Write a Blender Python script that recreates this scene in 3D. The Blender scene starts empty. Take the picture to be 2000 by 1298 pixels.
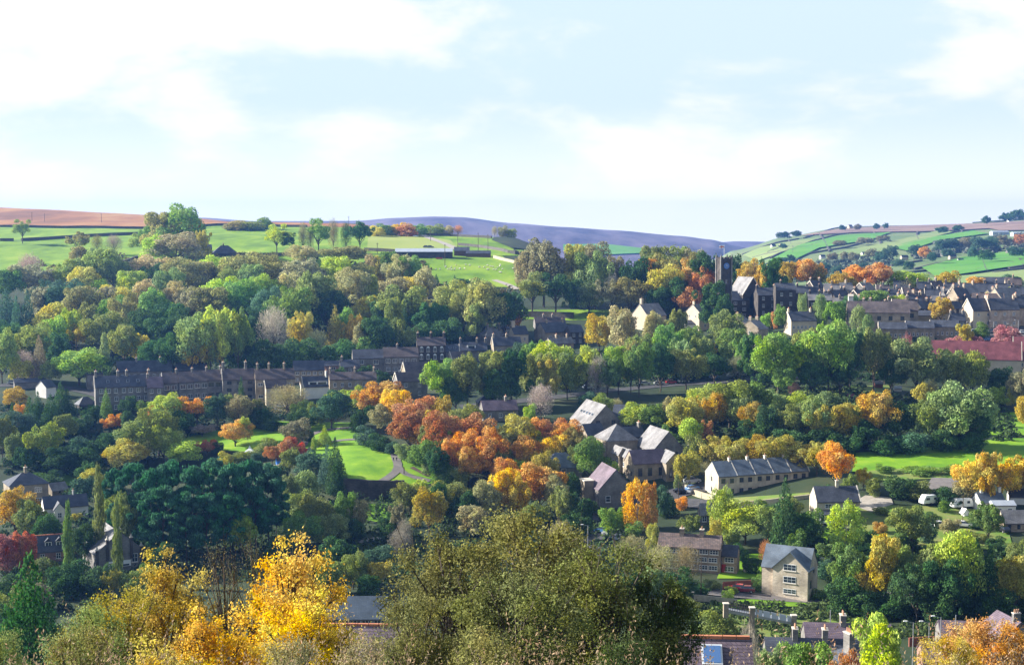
import bpy, bmesh, math, random
import numpy as np
from mathutils import Vector, Matrix
from mathutils.geometry import delaunay_2d_cdt
R = math.radians
sc = bpy.context.scene
COL = sc.collection
rng = np.random.default_rng(7)
random.seed(7)
# ------------------------------------------------------------------ camera
F = 2800.0; PITCH = math.atan(209/2800.0)
cam_d = bpy.data.cameras.new('camera'); cam = bpy.data.objects.new('camera', cam_d); COL.objects.link(cam)
cam_d.sensor_width = 36; cam_d.lens = 36*F/2000; cam_d.clip_start = 0.5; cam_d.clip_end = 20000
cam.location = (0, 0, 0); cam.rotation_euler = (math.pi/2-PITCH, 0, 0); sc.camera = cam
cP, sP = math.cos(PITCH), math.sin(PITCH)
def ray(px, py):
    a = (px-1000)/F; b = (py-649)/F
    return a, cP-b*sP, -sP-b*cP
def at(px, py, Y):
    x, y, z = ray(px, py); return Vector((x*Y/y, Y, z*Y/y))
def slope(py):
    x, y, z = ray(1000, py); return z/y
# ------------------------------------------------------------------ terrain
def P_(*l): return [(Y, slope(py)*Y) for py, Y in l]
NEAR = [(-60, 12), (0, -1.7), (15, -7.1), (60, -23), (130, -45.5), (195, -66.5)]
def colm(px, near, far): return (px, near, NEAR+P_(*near)+far)
CD = [
 colm(-500, [(1250,268),(1115,330),(1000,400),(870,470),(800,510),(740,560),(650,680),(525,860),(440,1150),(405,1450),(370,1900)], [(2600,30),(9000,0)]),
 colm(0, [(1250,266),(1115,330),(1000,400),(870,470),(800,510),(740,560),(650,680),(525,860),(450,1150),(428,1450),(405,1900)], [(2600,-5),(9000,-90)]),
 colm(350, [(1250,264),(1115,330),(1000,400),(870,465),(800,510),(740,560),(650,680),(525,860),(455,1150),(437,1450),(425,1800)], [(2400,-30),(9000,-120)]),
 colm(700, [(1250,258),(1100,330),(1010,380),(900,425),(830,480),(740,560),(690,640),(600,740),(525,860),(490,960),(455,1180),(438,1450)], [(1800,-15),(2500,-60),(9000,-150)]),
 colm(1000, [(1250,258),(1100,330),(1010,380),(900,430),(820,475),(745,545),(690,625),(600,740),(525,870),(490,1000),(466,1200)], [(1380,-35),(2000,-90),(9000,-160)]),
 colm(1300, [(1250,262),(1100,320),(1010,370),(900,420),(810,475),(748,545),(680,620),(615,700),(560,800)], [(950,-48),(1300,-90),(9000,-170)]),
 colm(1600, [(1250,265),(1165,300),(1030,345),(970,368),(940,384),(900,410),(850,440),(790,480),(740,530),(660,600),(600,670),(555,750)], [(900,-50),(1200,-90),(9000,-170)]),
 colm(2000, [(1250,262),(1150,296),(1040,338),(960,368),(910,398),(870,424),(800,490),(700,570),(640,610),(590,680),(550,790)], [(950,-52),(1200,-92),(9000,-170)]),
 colm(2500, [(1250,258),(1150,290),(1040,330),(960,358),(910,388),(870,412),(800,490),(700,570),(640,610),(590,680),(550,790)], [(950,-48),(1200,-85),(9000,-170)]),
]
def S_(px, l): return (px, None, l)
FH = [
 S_(1100, [(900,-130),(4500,-130)]),
 S_(1400, [(900,-130),(1400,-105),(2000,-88),(2600,-62),(3200,-90),(4500,-120)]),
 S_(1430, [(900,-125),(1400,-90),(1900,-68),(2600,-47),(3200,-70),(4500,-110)]),
 S_(1530, [(900,-115),(1300,-72),(1800,-46),(2400,-29),(2900,-23.5),(3500,-45),(4500,-90)]),
 S_(1640, [(900,-110),(1300,-64),(1800,-42),(2400,-22),(3100,-5.5),(3700,-20),(4500,-60)]),
 S_(1830, [(900,-105),(1250,-58),(1600,-42),(2000,-28),(2500,-13),(3200,0),(4000,-10),(4500,-30)]),
 S_(2000, [(900,-100),(1200,-55),(1500,-40),(1800,-28),(2200,-14),(2800,3),(3300,13.5),(4000,5),(4500,-10)]),
 S_(2500, [(900,-90),(1200,-45),(1500,-25),(1800,-10),(2200,10),(2800,35),(3300,50),(4000,45),(4500,30)]),
]
def mo(px, y, Y=4200): 
    z = slope(y)*Y
    return S_(px, [(2300,-150),(3000,-60 if z>-40 else -100),(3500,z-14),(Y,z),(5500,z-50)])
MO = [mo(-300,436), mo(100,428), mo(300,422), mo(400,424), mo(500,431), mo(700,431), mo(770,426), mo(850,423.5), mo(900,425), mo(1000,437), mo(1100,444.5), mo(1200,451), mo(1330,462), mo(1390,469), mo(1440,482), mo(1520,500), mo(2500,560)]
MB2 = [S_(px, [(4500,-200),(5100,slope(y)*5100),(5560,-160)]) for px, y in ((1200,490),(1380,475),(1440,471),(1540,473),(1700,480),(2300,500))]
def herm(xs, ys, x):
    xs = np.asarray(xs, float); ys = np.asarray(ys, float)
    d = np.diff(ys)/np.diff(xs)
    m = np.empty(len(xs)); m[0] = d[0]; m[-1] = d[-1]
    for i in range(1, len(xs)-1):
        m[i] = 0 if d[i-1]*d[i] <= 0 else 2*d[i-1]*d[i]/(d[i-1]+d[i])
    x = np.clip(x, xs[0], xs[-1])
    i = np.clip(np.searchsorted(xs, x)-1, 0, len(xs)-2)
    h = xs[i+1]-xs[i]; t = (x-xs[i])/h
    return (ys[i]*(1+2*t)*(1-t)**2 + h*m[i]*t*(1-t)**2 + ys[i+1]*t*t*(3-2*t) + h*m[i+1]*t*t*(t-1))
def surf(cols):
    ss = np.array([(c[0]-1000)/F/1.003 for c in cols])
    prof = [(np.array([p[0] for p in c[2]]), np.array([p[1] for p in c[2]])) for c in cols]
    def f(X, Y):
        X = np.atleast_1d(np.asarray(X, float)); Y = np.atleast_1d(np.asarray(Y, float))
        s = np.clip(X/np.maximum(Y, 60), ss[0], ss[-1]-1e-6)
        Z = np.stack([herm(a, b, Y) for a, b in prof])
        i = np.clip(np.searchsorted(ss, s)-1, 0, len(ss)-2)
        t = (s-ss[i])/(ss[i+1]-ss[i]); t = t*t*(3-2*t)*.5+t*.5
        j = np.arange(len(Y))
        return Z[i, j]*(1-t)+Z[i+1, j]*t
    return f
g0 = surf(CD); fh0 = surf(FH); mo0 = surf(MO); mb0 = surf(MB2)
def bumps(X, Y, k=1.0):
    return k*(.5*np.sin(X/31+1.3*np.sin(Y/47))*np.sin(Y/37+.7*np.sin(X/53)) + .25*np.sin(X/13+2)*np.sin(Y/17+1)
              + np.clip((Y-700)/600, 0, 1)*1.3*np.sin(X/71+2*np.sin(Y/90))*np.sin(Y/58+1))
def ground(X, Y): return g0(X, Y)+bumps(np.asarray(X, float), np.asarray(Y, float))*np.clip((np.asarray(Y, float)-150)/120, .2, 1)
def farhill(X, Y): return fh0(X, Y)+bumps(np.asarray(X, float)/3, np.asarray(Y, float)/3, 2.0)*.8
def moor(X, Y): return mo0(X, Y)+6*np.sin(np.asarray(X)/420+1)*np.sin(np.asarray(Y)/500)*0.4
def gz(x, y, fn=ground): return float(fn([x], [y])[0])
YS = {'n': np.exp(np.linspace(math.log(225), math.log(1400), 500)), 'f': np.exp(np.linspace(math.log(1000), math.log(4200), 400)), 'm': np.exp(np.linspace(math.log(2400), math.log(5400), 200))}
def hit(px, py, which='n'):
    """the point of the ground that shows at this place of the photograph"""
    fn = {'n': ground, 'f': farhill, 'm': moor}[which]
    rx, ry, rz = ray(px, py); Y = YS[which]; X = rx/ry*Y; Z = rz/ry*Y
    g = fn(X, Y)-Z; w = np.where(g >= 0)[0]
    if len(w) == 0:
        k = int(np.argmax(g/Y)); return Vector((X[k], Y[k], g[k]+Z[k]))
    k = w[0]
    if k == 0: return Vector((X[0], Y[0], g[0]+Z[0]))
    t = g[k-1]/(g[k-1]-g[k]); y = Y[k-1]+(Y[k]-Y[k-1])*t; x = rx/ry*y
    return Vector((x, y, gz(x, y, fn)))
# ------------------------------------------------------------------ tagging
def tag(o, label=None, cat=None, group=None, kind=None):
    if label: o['label'] = label
    if cat: o['category'] = cat
    if group: o['group'] = group
    if kind: o['kind'] = kind
    return o
def link(name, me, parent=None, loc=None, rz=0, mats=None):
    o = bpy.data.objects.new(name, me); COL.objects.link(o)
    if parent: o.parent = parent
    if loc is not None: o.location = loc
    if rz: o.rotation_euler = (0, 0, rz)
    return o
def empty(name, loc, rz=0): 
    o = link(name, None, None, loc, rz); o.empty_display_size = .5; return o
# ------------------------------------------------------------------ materials
def lin(c): return tuple((v/12.92 if v <= .04045 else ((v+.055)/1.055)**2.4) for v in c)
def nm(name):
    m = bpy.data.materials.new(name); m.use_nodes = True; nt = m.node_tree; nt.nodes.clear()
    return m, nt, nt.nodes, nt.links
def mat(name, a, b=None, scale=1.0, rough=.85, bump=0, coord='Object', c=None, stretch=None, metal=0, detail=4, spec=.3, wave=None):
    m, nt, N, L = nm(name)
    out = N.new('ShaderNodeOutputMaterial'); p = N.new('ShaderNodeBsdfPrincipled'); L.new(p.outputs[0], out.inputs[0])
    p.inputs['Roughness'].default_value = rough; p.inputs['Metallic'].default_value = metal
    p.inputs['Specular IOR Level'].default_value = spec
    if b is None: p.inputs['Base Color'].default_value = (*a, 1); return m
    tc = N.new('ShaderNodeTexCoord'); mp = N.new('ShaderNodeMapping'); L.new(tc.outputs[coord], mp.inputs[0])
    if stretch: mp.inputs['Scale'].default_value = stretch
    n = N.new('ShaderNodeTexNoise'); n.inputs['Scale'].default_value = scale; n.inputs['Detail'].default_value = detail; n.inputs['Roughness'].default_value = .65
    L.new(mp.outputs[0], n.inputs['Vector'])
    r = N.new('ShaderNodeValToRGB'); L.new(n.outputs['Fac'], r.inputs[0])
    r.color_ramp.elements[0].position = .36; r.color_ramp.elements[0].color = (*a, 1)
    r.color_ramp.elements[1].position = .64; r.color_ramp.elements[1].color = (*b, 1)
    if c: 
        e = r.color_ramp.elements.new(.52); e.color = (*c, 1)
    L.new(r.outputs[0], p.inputs['Base Color'])
    if bump:
        bn = N.new('ShaderNodeBump'); bn.inputs['Strength'].default_value = bump; bn.inputs['Distance'].default_value = .1
        L.new(n.outputs['Fac'], bn.inputs['Height']); L.new(bn.outputs[0], p.inputs['Normal'])
    return m
def masonry(name, a, b, mortar, bw=.5, bh=.22, rough=.9, big=.12, msize=.02):
    """coursed stone, or slates/tiles when laid on a roof: the brick pattern runs along the face, whichever way it looks"""
    m, nt, N, L = nm(name)
    out = N.new('ShaderNodeOutputMaterial'); p = N.new('ShaderNodeBsdfPrincipled'); L.new(p.outputs[0], out.inputs[0])
    p.inputs['Roughness'].default_value = rough; p.inputs['Specular IOR Level'].default_value = .3
    tc = N.new('ShaderNodeTexCoord'); sx = N.new('ShaderNodeSeparateXYZ'); L.new(tc.outputs['Object'], sx.inputs[0])
    ad = N.new('ShaderNodeMath'); ad.operation = 'ADD'; L.new(sx.outputs[0], ad.inputs[0]); L.new(sx.outputs[1], ad.inputs[1])
    cb = N.new('ShaderNodeCombineXYZ'); L.new(ad.outputs[0], cb.inputs[0]); L.new(sx.outputs[2], cb.inputs[1])
    br = N.new('ShaderNodeTexBrick'); L.new(cb.outputs[0], br.inputs['Vector'])
    br.inputs['Color1'].default_value = (*a, 1); br.inputs['Color2'].default_value = (*b, 1); br.inputs['Mortar'].default_value = (*mortar, 1)
    br.inputs['Scale'].default_value = 1; br.inputs['Brick Width'].default_value = bw; br.inputs['Row Height'].default_value = bh; br.inputs['Mortar Size'].default_value = msize
    n = N.new('ShaderNodeTexNoise'); n.inputs['Scale'].default_value = big*3; n.inputs['Detail'].default_value = 6; L.new(tc.outputs['Object'], n.inputs['Vector'])
    mr = N.new('ShaderNodeMapRange'); L.new(n.outputs['Fac'], mr.inputs[0]); mr.inputs[1].default_value = .3; mr.inputs[2].default_value = .7; mr.inputs[3].default_value = .6; mr.inputs[4].default_value = 1.3
    mx = N.new('ShaderNodeMix'); mx.data_type = 'RGBA'; mx.blend_type = 'MULTIPLY'; mx.inputs[0].default_value = 1
    L.new(br.outputs['Color'], mx.inputs[6]); cc = N.new('ShaderNodeCombineXYZ')
    for i in range(3): L.new(mr.outputs[0], cc.inputs[i])
    L.new(cc.outputs[0], mx.inputs[7]); L.new(mx.outputs[2], p.inputs['Base Color'])
    return m
def foliage(name, trans=.3, var=.5, shift=.0, gloss=False):
    m, nt, N, L = nm(name)
    out = N.new('ShaderNodeOutputMaterial'); oi = N.new('ShaderNodeObjectInfo'); ge = N.new('ShaderNodeNewGeometry'); tc = N.new('ShaderNodeTexCoord')
    n = N.new('ShaderNodeTexNoise'); n.inputs['Scale'].default_value = 5; n.inputs['Detail'].default_value = 1
    L.new(tc.outputs['Object'], n.inputs['Vector'])
    n2 = N.new('ShaderNodeTexNoise'); n2.inputs['Scale'].default_value = 2.1; n2.inputs['Detail'].default_value = 2; n2.noise_dimensions = '4D'
    L.new(tc.outputs['Object'], n2.inputs['Vector']); w4 = N.new('ShaderNodeMath'); w4.operation = 'MULTIPLY'; w4.inputs[1].default_value = 37; L.new(oi.outputs['Random'], w4.inputs[0]); L.new(w4.outputs[0], n2.inputs['W'])
    # each leaf clump a little lighter or darker, and whole sides of a crown further turned than others
    hs = N.new('ShaderNodeHueSaturation'); L.new(oi.outputs['Color'], hs.inputs['Color'])
    av = N.new('ShaderNodeMath'); av.operation = 'ADD'; L.new(n.outputs['Fac'], av.inputs[0]); L.new(n2.outputs['Fac'], av.inputs[1])
    h = N.new('ShaderNodeMapRange'); L.new(av.outputs[0], h.inputs[0]); h.inputs[1].default_value = .7; h.inputs[2].default_value = 1.3; h.inputs[3].default_value = .478; h.inputs[4].default_value = .526
    L.new(h.outputs[0], hs.inputs['Hue'])
    st = N.new('ShaderNodeMapRange'); L.new(n2.outputs['Fac'], st.inputs[0]); st.inputs[1].default_value = .35; st.inputs[2].default_value = .65; st.inputs[3].default_value = 1.08; st.inputs[4].default_value = .8
    L.new(st.outputs[0], hs.inputs['Saturation'])
    v = N.new('ShaderNodeMapRange'); L.new(ge.outputs['Random Per Island'], v.inputs[0]); v.inputs[3].default_value = 1-var; v.inputs[4].default_value = 1+var
    L.new(v.outputs[0], hs.inputs['Value'])
    d = N.new('ShaderNodeBsdfDiffuse'); t = N.new('ShaderNodeBsdfTranslucent'); mx = N.new('ShaderNodeMixShader'); mx.inputs[0].default_value = trans
    L.new(hs.outputs[0], d.inputs[0]); L.new(hs.outputs[0], t.inputs[0]); L.new(d.outputs[0], mx.inputs[1]); L.new(t.outputs[0], mx.inputs[2])
    L.new(mx.outputs[0], out.inputs[0]); return m
def carpaint():
    m, nt, N, L = nm('car_paint'); out = N.new('ShaderNodeOutputMaterial'); p = N.new('ShaderNodeBsdfPrincipled'); L.new(p.outputs[0], out.inputs[0])
    oi = N.new('ShaderNodeObjectInfo'); L.new(oi.outputs['Color'], p.inputs['Base Color']); p.inputs['Roughness'].default_value = .25; p.inputs['Coat Weight'].default_value = .5
    return m
M = {}
M['leaf'] = foliage('foliage_leaves'); M['twig'] = foliage('twigs', .1, .35)
M['leafattr'] = foliage('woodland_leaves', .3, .5)
for n_ in [n for n in M['leafattr'].node_tree.nodes if n.type == 'OBJECT_INFO']:
    a_ = M['leafattr'].node_tree.nodes.new('ShaderNodeAttribute'); a_.attribute_name = 'tint'
    for l_ in list(n_.outputs['Color'].links): M['leafattr'].node_tree.links.new(a_.outputs['Color'], l_.to_socket)
M['leafn'] = foliage('near_leaves', .35, .55)
M['bark'] = mat('bark', (.05,.04,.03), (.12,.095,.07), 6, stretch=(1,1,.15))
M['bark_pale'] = mat('bark_pale', (.3,.27,.22), (.5,.46,.4), 6)
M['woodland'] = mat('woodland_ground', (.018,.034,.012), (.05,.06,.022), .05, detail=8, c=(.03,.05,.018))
M['pasture'] = mat('pasture_grass', (.085,.18,.004), (.24,.34,.02), .045, detail=12, stretch=(1,.5,1), bump=.6, c=(.155,.28,.006))
M['pasture_pale'] = mat('pasture_pale_grass', (.22,.30,.05), (.31,.35,.08), .012, detail=9, stretch=(1,.4,1))
M['lawn'] = mat('mown_lawn', (.09,.22,.005), (.24,.37,.016), .10, detail=12, bump=.5, c=(.15,.30,.006))
M['rough'] = mat('rough_grass', (.10,.20,.02), (.22,.22,.07), .25, detail=8, bump=.5)
M['moor'] = mat('bracken_moor', (.17,.07,.02), (.42,.24,.08), .012, detail=12, stretch=(1,.3,1), c=(.33,.14,.04))
M['heather_hazed'] = mat('heather_moor_hazed', (.05,.045,.085), (.20,.165,.21), .008, detail=10, stretch=(1,.25,1))  # part of the distance haze's blue is mixed into this moor colour
M['fargrass'] = mat('far_pasture', (.10,.17,.05), (.18,.22,.09), .006, detail=9)
M['fieldA'] = mat('far_field_green', (.07,.24,.02), (.13,.30,.035), .01, detail=8)
M['fieldB'] = mat('far_field_pale', (.17,.25,.07), (.25,.30,.10), .01, detail=8)
M['fieldC'] = mat('far_field_brown', (.20,.13,.10), (.30,.2,.15), .01, detail=8)
M['road'] = mat('asphalt', (.05,.05,.055), (.08,.08,.085), .4, detail=8)
M['path'] = mat('tarmac_path', (.14,.125,.12), (.2,.18,.17), .5, detail=8)
M['gravel'] = mat('gravel', (.3,.27,.23), (.42,.38,.33), .8, detail=8)
M['soil'] = mat('soil', (.06,.04,.03), (.12,.08,.05), .8)
M['stone'] = masonry('coursed_stone', (.24,.225,.205), (.175,.165,.155), (.12,.115,.11))
M['stone_pale'] = masonry('pale_stone', (.36,.30,.22), (.29,.24,.175), (.22,.19,.15))
M['stone_pink'] = masonry('new_stone', (.50,.38,.28), (.36,.26,.19), (.42,.36,.3), .55, .25)
M['stone_cream'] = masonry('cream_stone', (.56,.49,.38), (.48,.41,.31), (.4,.35,.28))
M['stone_tan'] = masonry('tan_stone', (.62,.52,.40), (.42,.34,.26), (.52,.46,.38), .42, .2, msize=.03)
M['panel'] = mat('pale_panel', (.55,.58,.62))
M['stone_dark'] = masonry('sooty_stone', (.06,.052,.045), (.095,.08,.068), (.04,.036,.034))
M['rubble'] = masonry('rubble_stone', (.38,.27,.19), (.16,.115,.085), (.28,.24,.2), .42, .2, msize=.035)
M['render'] = mat('white_render', (.62,.6,.55), (.74,.72,.68), .4, rough=.8)
M['cream'] = mat('cream_render', (.44,.37,.27), (.52,.44,.33), .4, rough=.8)
M['slate'] = masonry('slate_roof', (.06,.068,.09), (.09,.098,.12), (.035,.037,.045), .32, .18, .5, msize=.015)
M['slate_new'] = masonry('new_slate_roof', (.12,.15,.19), (.15,.18,.22), (.08,.10,.12), .32, .18, .45, msize=.012)
M['slate_grey'] = masonry('stone_slate_roof', (.19,.185,.19), (.26,.25,.25), (.12,.115,.115), .5, .24, .6)
M['tile_brown'] = masonry('brown_tile_roof', (.11,.09,.09), (.15,.12,.115), (.06,.05,.05), .35, .2, .65)
M['tile_purple'] = masonry('purple_slate_roof', (.15,.115,.145), (.20,.15,.18), (.075,.055,.07), .36, .2, .55, msize=.022)
M['tile_red'] = masonry('red_tile_roof', (.17,.055,.065), (.22,.07,.08), (.10,.035,.04), .4, .25, .6)
M['tile_mix'] = masonry('weathered_stone_tile', (.24,.17,.15), (.13,.105,.10), (.07,.055,.05), .5, .24, .7, msize=.03)
M['coping'] = mat('stone_coping', (.5,.45,.38), (.64,.58,.5), 1)
M['ridge'] = mat('terracotta', (.42,.15,.08), (.55,.22,.12), 2)
M['moss'] = mat('mossy_roof', (.22,.28,.05), (.32,.34,.09), 1)
M['brick'] = masonry('red_brick', (.32,.10,.07), (.26,.08,.06), (.3,.25,.22), .25, .08)
M['frame'] = mat('white_frame', (.72,.74,.76)); M['dark_frame'] = mat('dark_frame', (.1,.08,.07))
M['glass'] = mat('window_glass', (.03,.04,.055), rough=.12, spec=.8)
M['door'] = mat('door_paint', (.06,.05,.05)); M['door_red'] = mat('red_door', (.3,.03,.03))
M['pot'] = mat('chimney_pot', (.4,.2,.12), (.5,.3,.2), 4)
M['metal'] = mat('grey_metal', (.45,.46,.48), rough=.4, metal=.6); M['pole'] = mat('timber_pole', (.1,.075,.05))
M['sheet'] = mat('pale_sheet_roof', (.33,.37,.43), (.42,.46,.52), .5, rough=.5)
M['white'] = mat('white_paint', (.8,.8,.8)); M['red'] = mat('red_paint', (.6,.03,.03)); M['blue'] = mat('blue_paint', (.05,.2,.6))
M['wall'] = mat('dry_stone_wall', (.07,.065,.06), (.13,.12,.10), 1.2)
M['wall_pale'] = mat('pale_stone_wall', (.35,.3,.22), (.48,.42,.3), 1.2)
M['wood'] = mat('timber', (.1,.06,.04), (.16,.1,.06), 2); M['fence'] = mat('brown_fence', (.2,.07,.05), (.28,.1,.07), 3)
M['paint'] = carpaint(); M['tyre'] = mat('tyre', (.02,.02,.02)); M['wool'] = mat('wool', (.55,.52,.45), (.7,.67,.6), 4)
M['cloth'] = mat('dark_cloth', (.03,.035,.05)); M['skin'] = mat('skin', (.5,.3,.22)); M['solar'] = mat('solar_panel', (.1,.2,.42), rough=.2)
# ------------------------------------------------------------------ mesh builder
class MB:
    def __init__(s): s.v = []; s.f = []; s.m = []; s.mats = []
    def mi(s, k):
        if k not in s.mats: s.mats.append(k)
        return s.mats.index(k)
    def poly(s, pts, k):
        i = len(s.v); s.v += [tuple(p) for p in pts]; s.f.append(tuple(range(i, i+len(pts)))); s.m.append(s.mi(k))
    def solid(s, vs, fs, k):
        i = len(s.v); s.v += [tuple(p) for p in vs]
        for f in fs: s.f.append(tuple(i+j for j in f)); s.m.append(s.mi(k))
    def box(s, x0, x1, y0, y1, z0, z1, k):
        s.solid([(x0,y0,z0),(x1,y0,z0),(x1,y1,z0),(x0,y1,z0),(x0,y0,z1),(x1,y0,z1),(x1,y1,z1),(x0,y1,z1)],
                [(0,3,2,1),(4,5,6,7),(0,1,5,4),(1,2,6,5),(2,3,7,6),(3,0,4,7)], k)
    def tube(s, a, b, r0, r1, k, n=6, cap=True):
        a, b = Vector(a), Vector(b); d = (b-a).normalized(); u = d.orthogonal().normalized(); w = d.cross(u)
        vs = [a+(u*math.cos(t)+w*math.sin(t))*r0 for t in [2*math.pi*i/n for i in range(n)]]+[b+(u*math.cos(t)+w*math.sin(t))*r1 for t in [2*math.pi*i/n for i in range(n)]]
        fs = [(i, (i+1) % n, n+(i+1) % n, n+i) for i in range(n)]
        if cap: fs += [tuple(range(n-1, -1, -1)), tuple(range(n, 2*n))]
        s.solid(vs, fs, k)
    def prism(s, prof, x0, x1, k, axis='x'):
        """closed profile of (y,z) swept along x"""
        n = len(prof); g = (lambda x, y, z: (x, y, z)) if axis == 'x' else (lambda x, y, z: (-y, x, z))
        vs = [g(x0, y, z) for y, z in prof]+[g(x1, y, z) for y, z in prof]
        s.solid(vs, [(i, (i+1) % n, n+(i+1) % n, n+i) for i in range(n)]+[tuple(range(n-1, -1, -1)), tuple(range(n, 2*n))], k)
    def build(s, name, parent=None, loc=None, rz=0, smooth=False):
        me = bpy.data.meshes.new(name); me.from_pydata(s.v, [], s.f)
        for k in s.mats: me.materials.append(M[k])
        me.polygons.foreach_set('material_index', s.m)
        bm = bmesh.new(); bm.from_mesh(me); bmesh.ops.recalc_face_normals(bm, faces=bm.faces); bm.to_mesh(me); bm.free()
        if smooth: me.polygons.foreach_set('use_smooth', [True]*len(me.polygons))
        me.update(); return link(name, me, parent, loc, rz)
def np_mesh(name, V, Fq, mats, smooth=False, mi=None):
    me = bpy.data.meshes.new(name); n = len(V); k = Fq.shape[1]; m = len(Fq)
    me.vertices.add(n); me.vertices.foreach_set('co', np.ascontiguousarray(V, dtype=np.float32).ravel())
    me.loops.add(m*k); me.loops.foreach_set('vertex_index', np.ascontiguousarray(Fq, dtype=np.int32).ravel())
    me.polygons.add(m); me.polygons.foreach_set('loop_start', np.arange(0, m*k, k, dtype=np.int32))
    me.polygons.foreach_set('loop_total', np.full(m, k, dtype=np.int32))
    for q in mats: me.materials.append(M[q])
    if mi is not None: me.polygons.foreach_set('material_index', mi.astype(np.int32))
    me.polygons.foreach_set('use_smooth', np.full(m, smooth))
    me.update(calc_edges=True); return me
# ------------------------------------------------------------------ the land
def grid_mesh(name, fn, ss, Ys, off, m, label=None):
    S, Y = np.meshgrid(ss, Ys); X = S*(Y+off)
    Z = fn(X.ravel(), Y.ravel()).reshape(X.shape)
    V = np.stack([X, Y, Z], -1).reshape(-1, 3); a, b = S.shape
    I = np.arange(a*b).reshape(a, b); Fq = np.stack([I[:-1,:-1], I[:-1,1:], I[1:,1:], I[1:,:-1]], -1).reshape(-1, 4)
    return tag(link(name, np_mesh(name, V, Fq, [m], True)), kind='structure')
ysn = np.concatenate([np.arange(-60, 220, 6), np.exp(np.linspace(math.log(222), math.log(1500), 420)), np.exp(np.linspace(math.log(1510), math.log(5550), 50))])
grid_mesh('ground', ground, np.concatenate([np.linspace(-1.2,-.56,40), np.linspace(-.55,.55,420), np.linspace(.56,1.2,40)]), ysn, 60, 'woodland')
grid_mesh('far_hillside', farhill, np.linspace(.03, .6, 300), np.linspace(900, 4500, 260), 60, 'fargrass')
grid_mesh('distant_moor', moor, np.linspace(-.55, .5, 400), np.linspace(2400, 5450, 110), 60, 'heather_hazed')
grid_mesh('moorland_ridge', lambda X, Y: mb0(X, Y), np.linspace(.05, .5, 80), np.linspace(4520, 5550, 40), 60, 'heather_hazed')
def drape(name, pts, m, spacing=4.0, off=.12, which='n', kind='structure', world=False, dens=14):
    """a sheet that follows the land; corners are given where they show in the photograph"""
    fn = {'n': ground, 'f': farhill, 'm': moor}[which]
    if world: P = [Vector((x, y)) for x, y in pts]
    else:
        P = []
        for (a, b), (c, d) in zip(pts, pts[1:]+pts[:1]):
            n = max(1, int(math.hypot(c-a, (d-b)*3)/dens))
            P += [hit(a+(c-a)*i/n, b+(d-b)*i/n, which).to_2d() for i in range(n)]
    Q = [P[0]]
    for p in P[1:]+P[:1]:
        n = max(1, int((p-Q[-1]).length/spacing)); q0 = Q[-1]
        Q += [q0+(p-q0)*i/n for i in range(1, n+1)]
    Q = Q[:-1]
    xs = [p.x for p in Q]; ys = [p.y for p in Q]
    nb = len(Q); inner = []
    poly = np.array([(p.x, p.y) for p in Q])
    gx, gy = np.meshgrid(np.arange(min(xs), max(xs), spacing), np.arange(min(ys), max(ys), spacing))
    gx = gx.ravel(); gy = gy.ravel(); ins = np.zeros(len(gx), bool)
    for i in range(nb):
        x1, y1 = poly[i]; x2, y2 = poly[(i+1) % nb]
        c = ((y1 > gy) != (y2 > gy))
        with np.errstate(divide='ignore', invalid='ignore'):
            ins ^= c & (gx < (x2-x1)*(gy-y1)/(y2-y1+1e-12)+x1)
    pts2 = Q+[Vector((x, y)) for x, y in zip(gx[ins], gy[ins])]
    r = delaunay_2d_cdt(pts2, [], [list(range(nb))], 1, 1e-4)
    v, f = r[0], r[2]
    if not f: return None
    X = np.array([p.x for p in v]); Y = np.array([p.y for p in v]); Z = fn(X, Y)+off
    tri = np.array([t for t in f if len(t) == 3])
    a, b, c = tri.T; ar = (X[b]-X[a])*(Y[c]-Y[a])-(X[c]-X[a])*(Y[b]-Y[a])
    tri[ar < 0] = tri[ar < 0][:, ::-1]
    return tag(link(name, np_mesh(name, np.stack([X, Y, Z], 1), tri, [m], True)), kind=kind)
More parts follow.
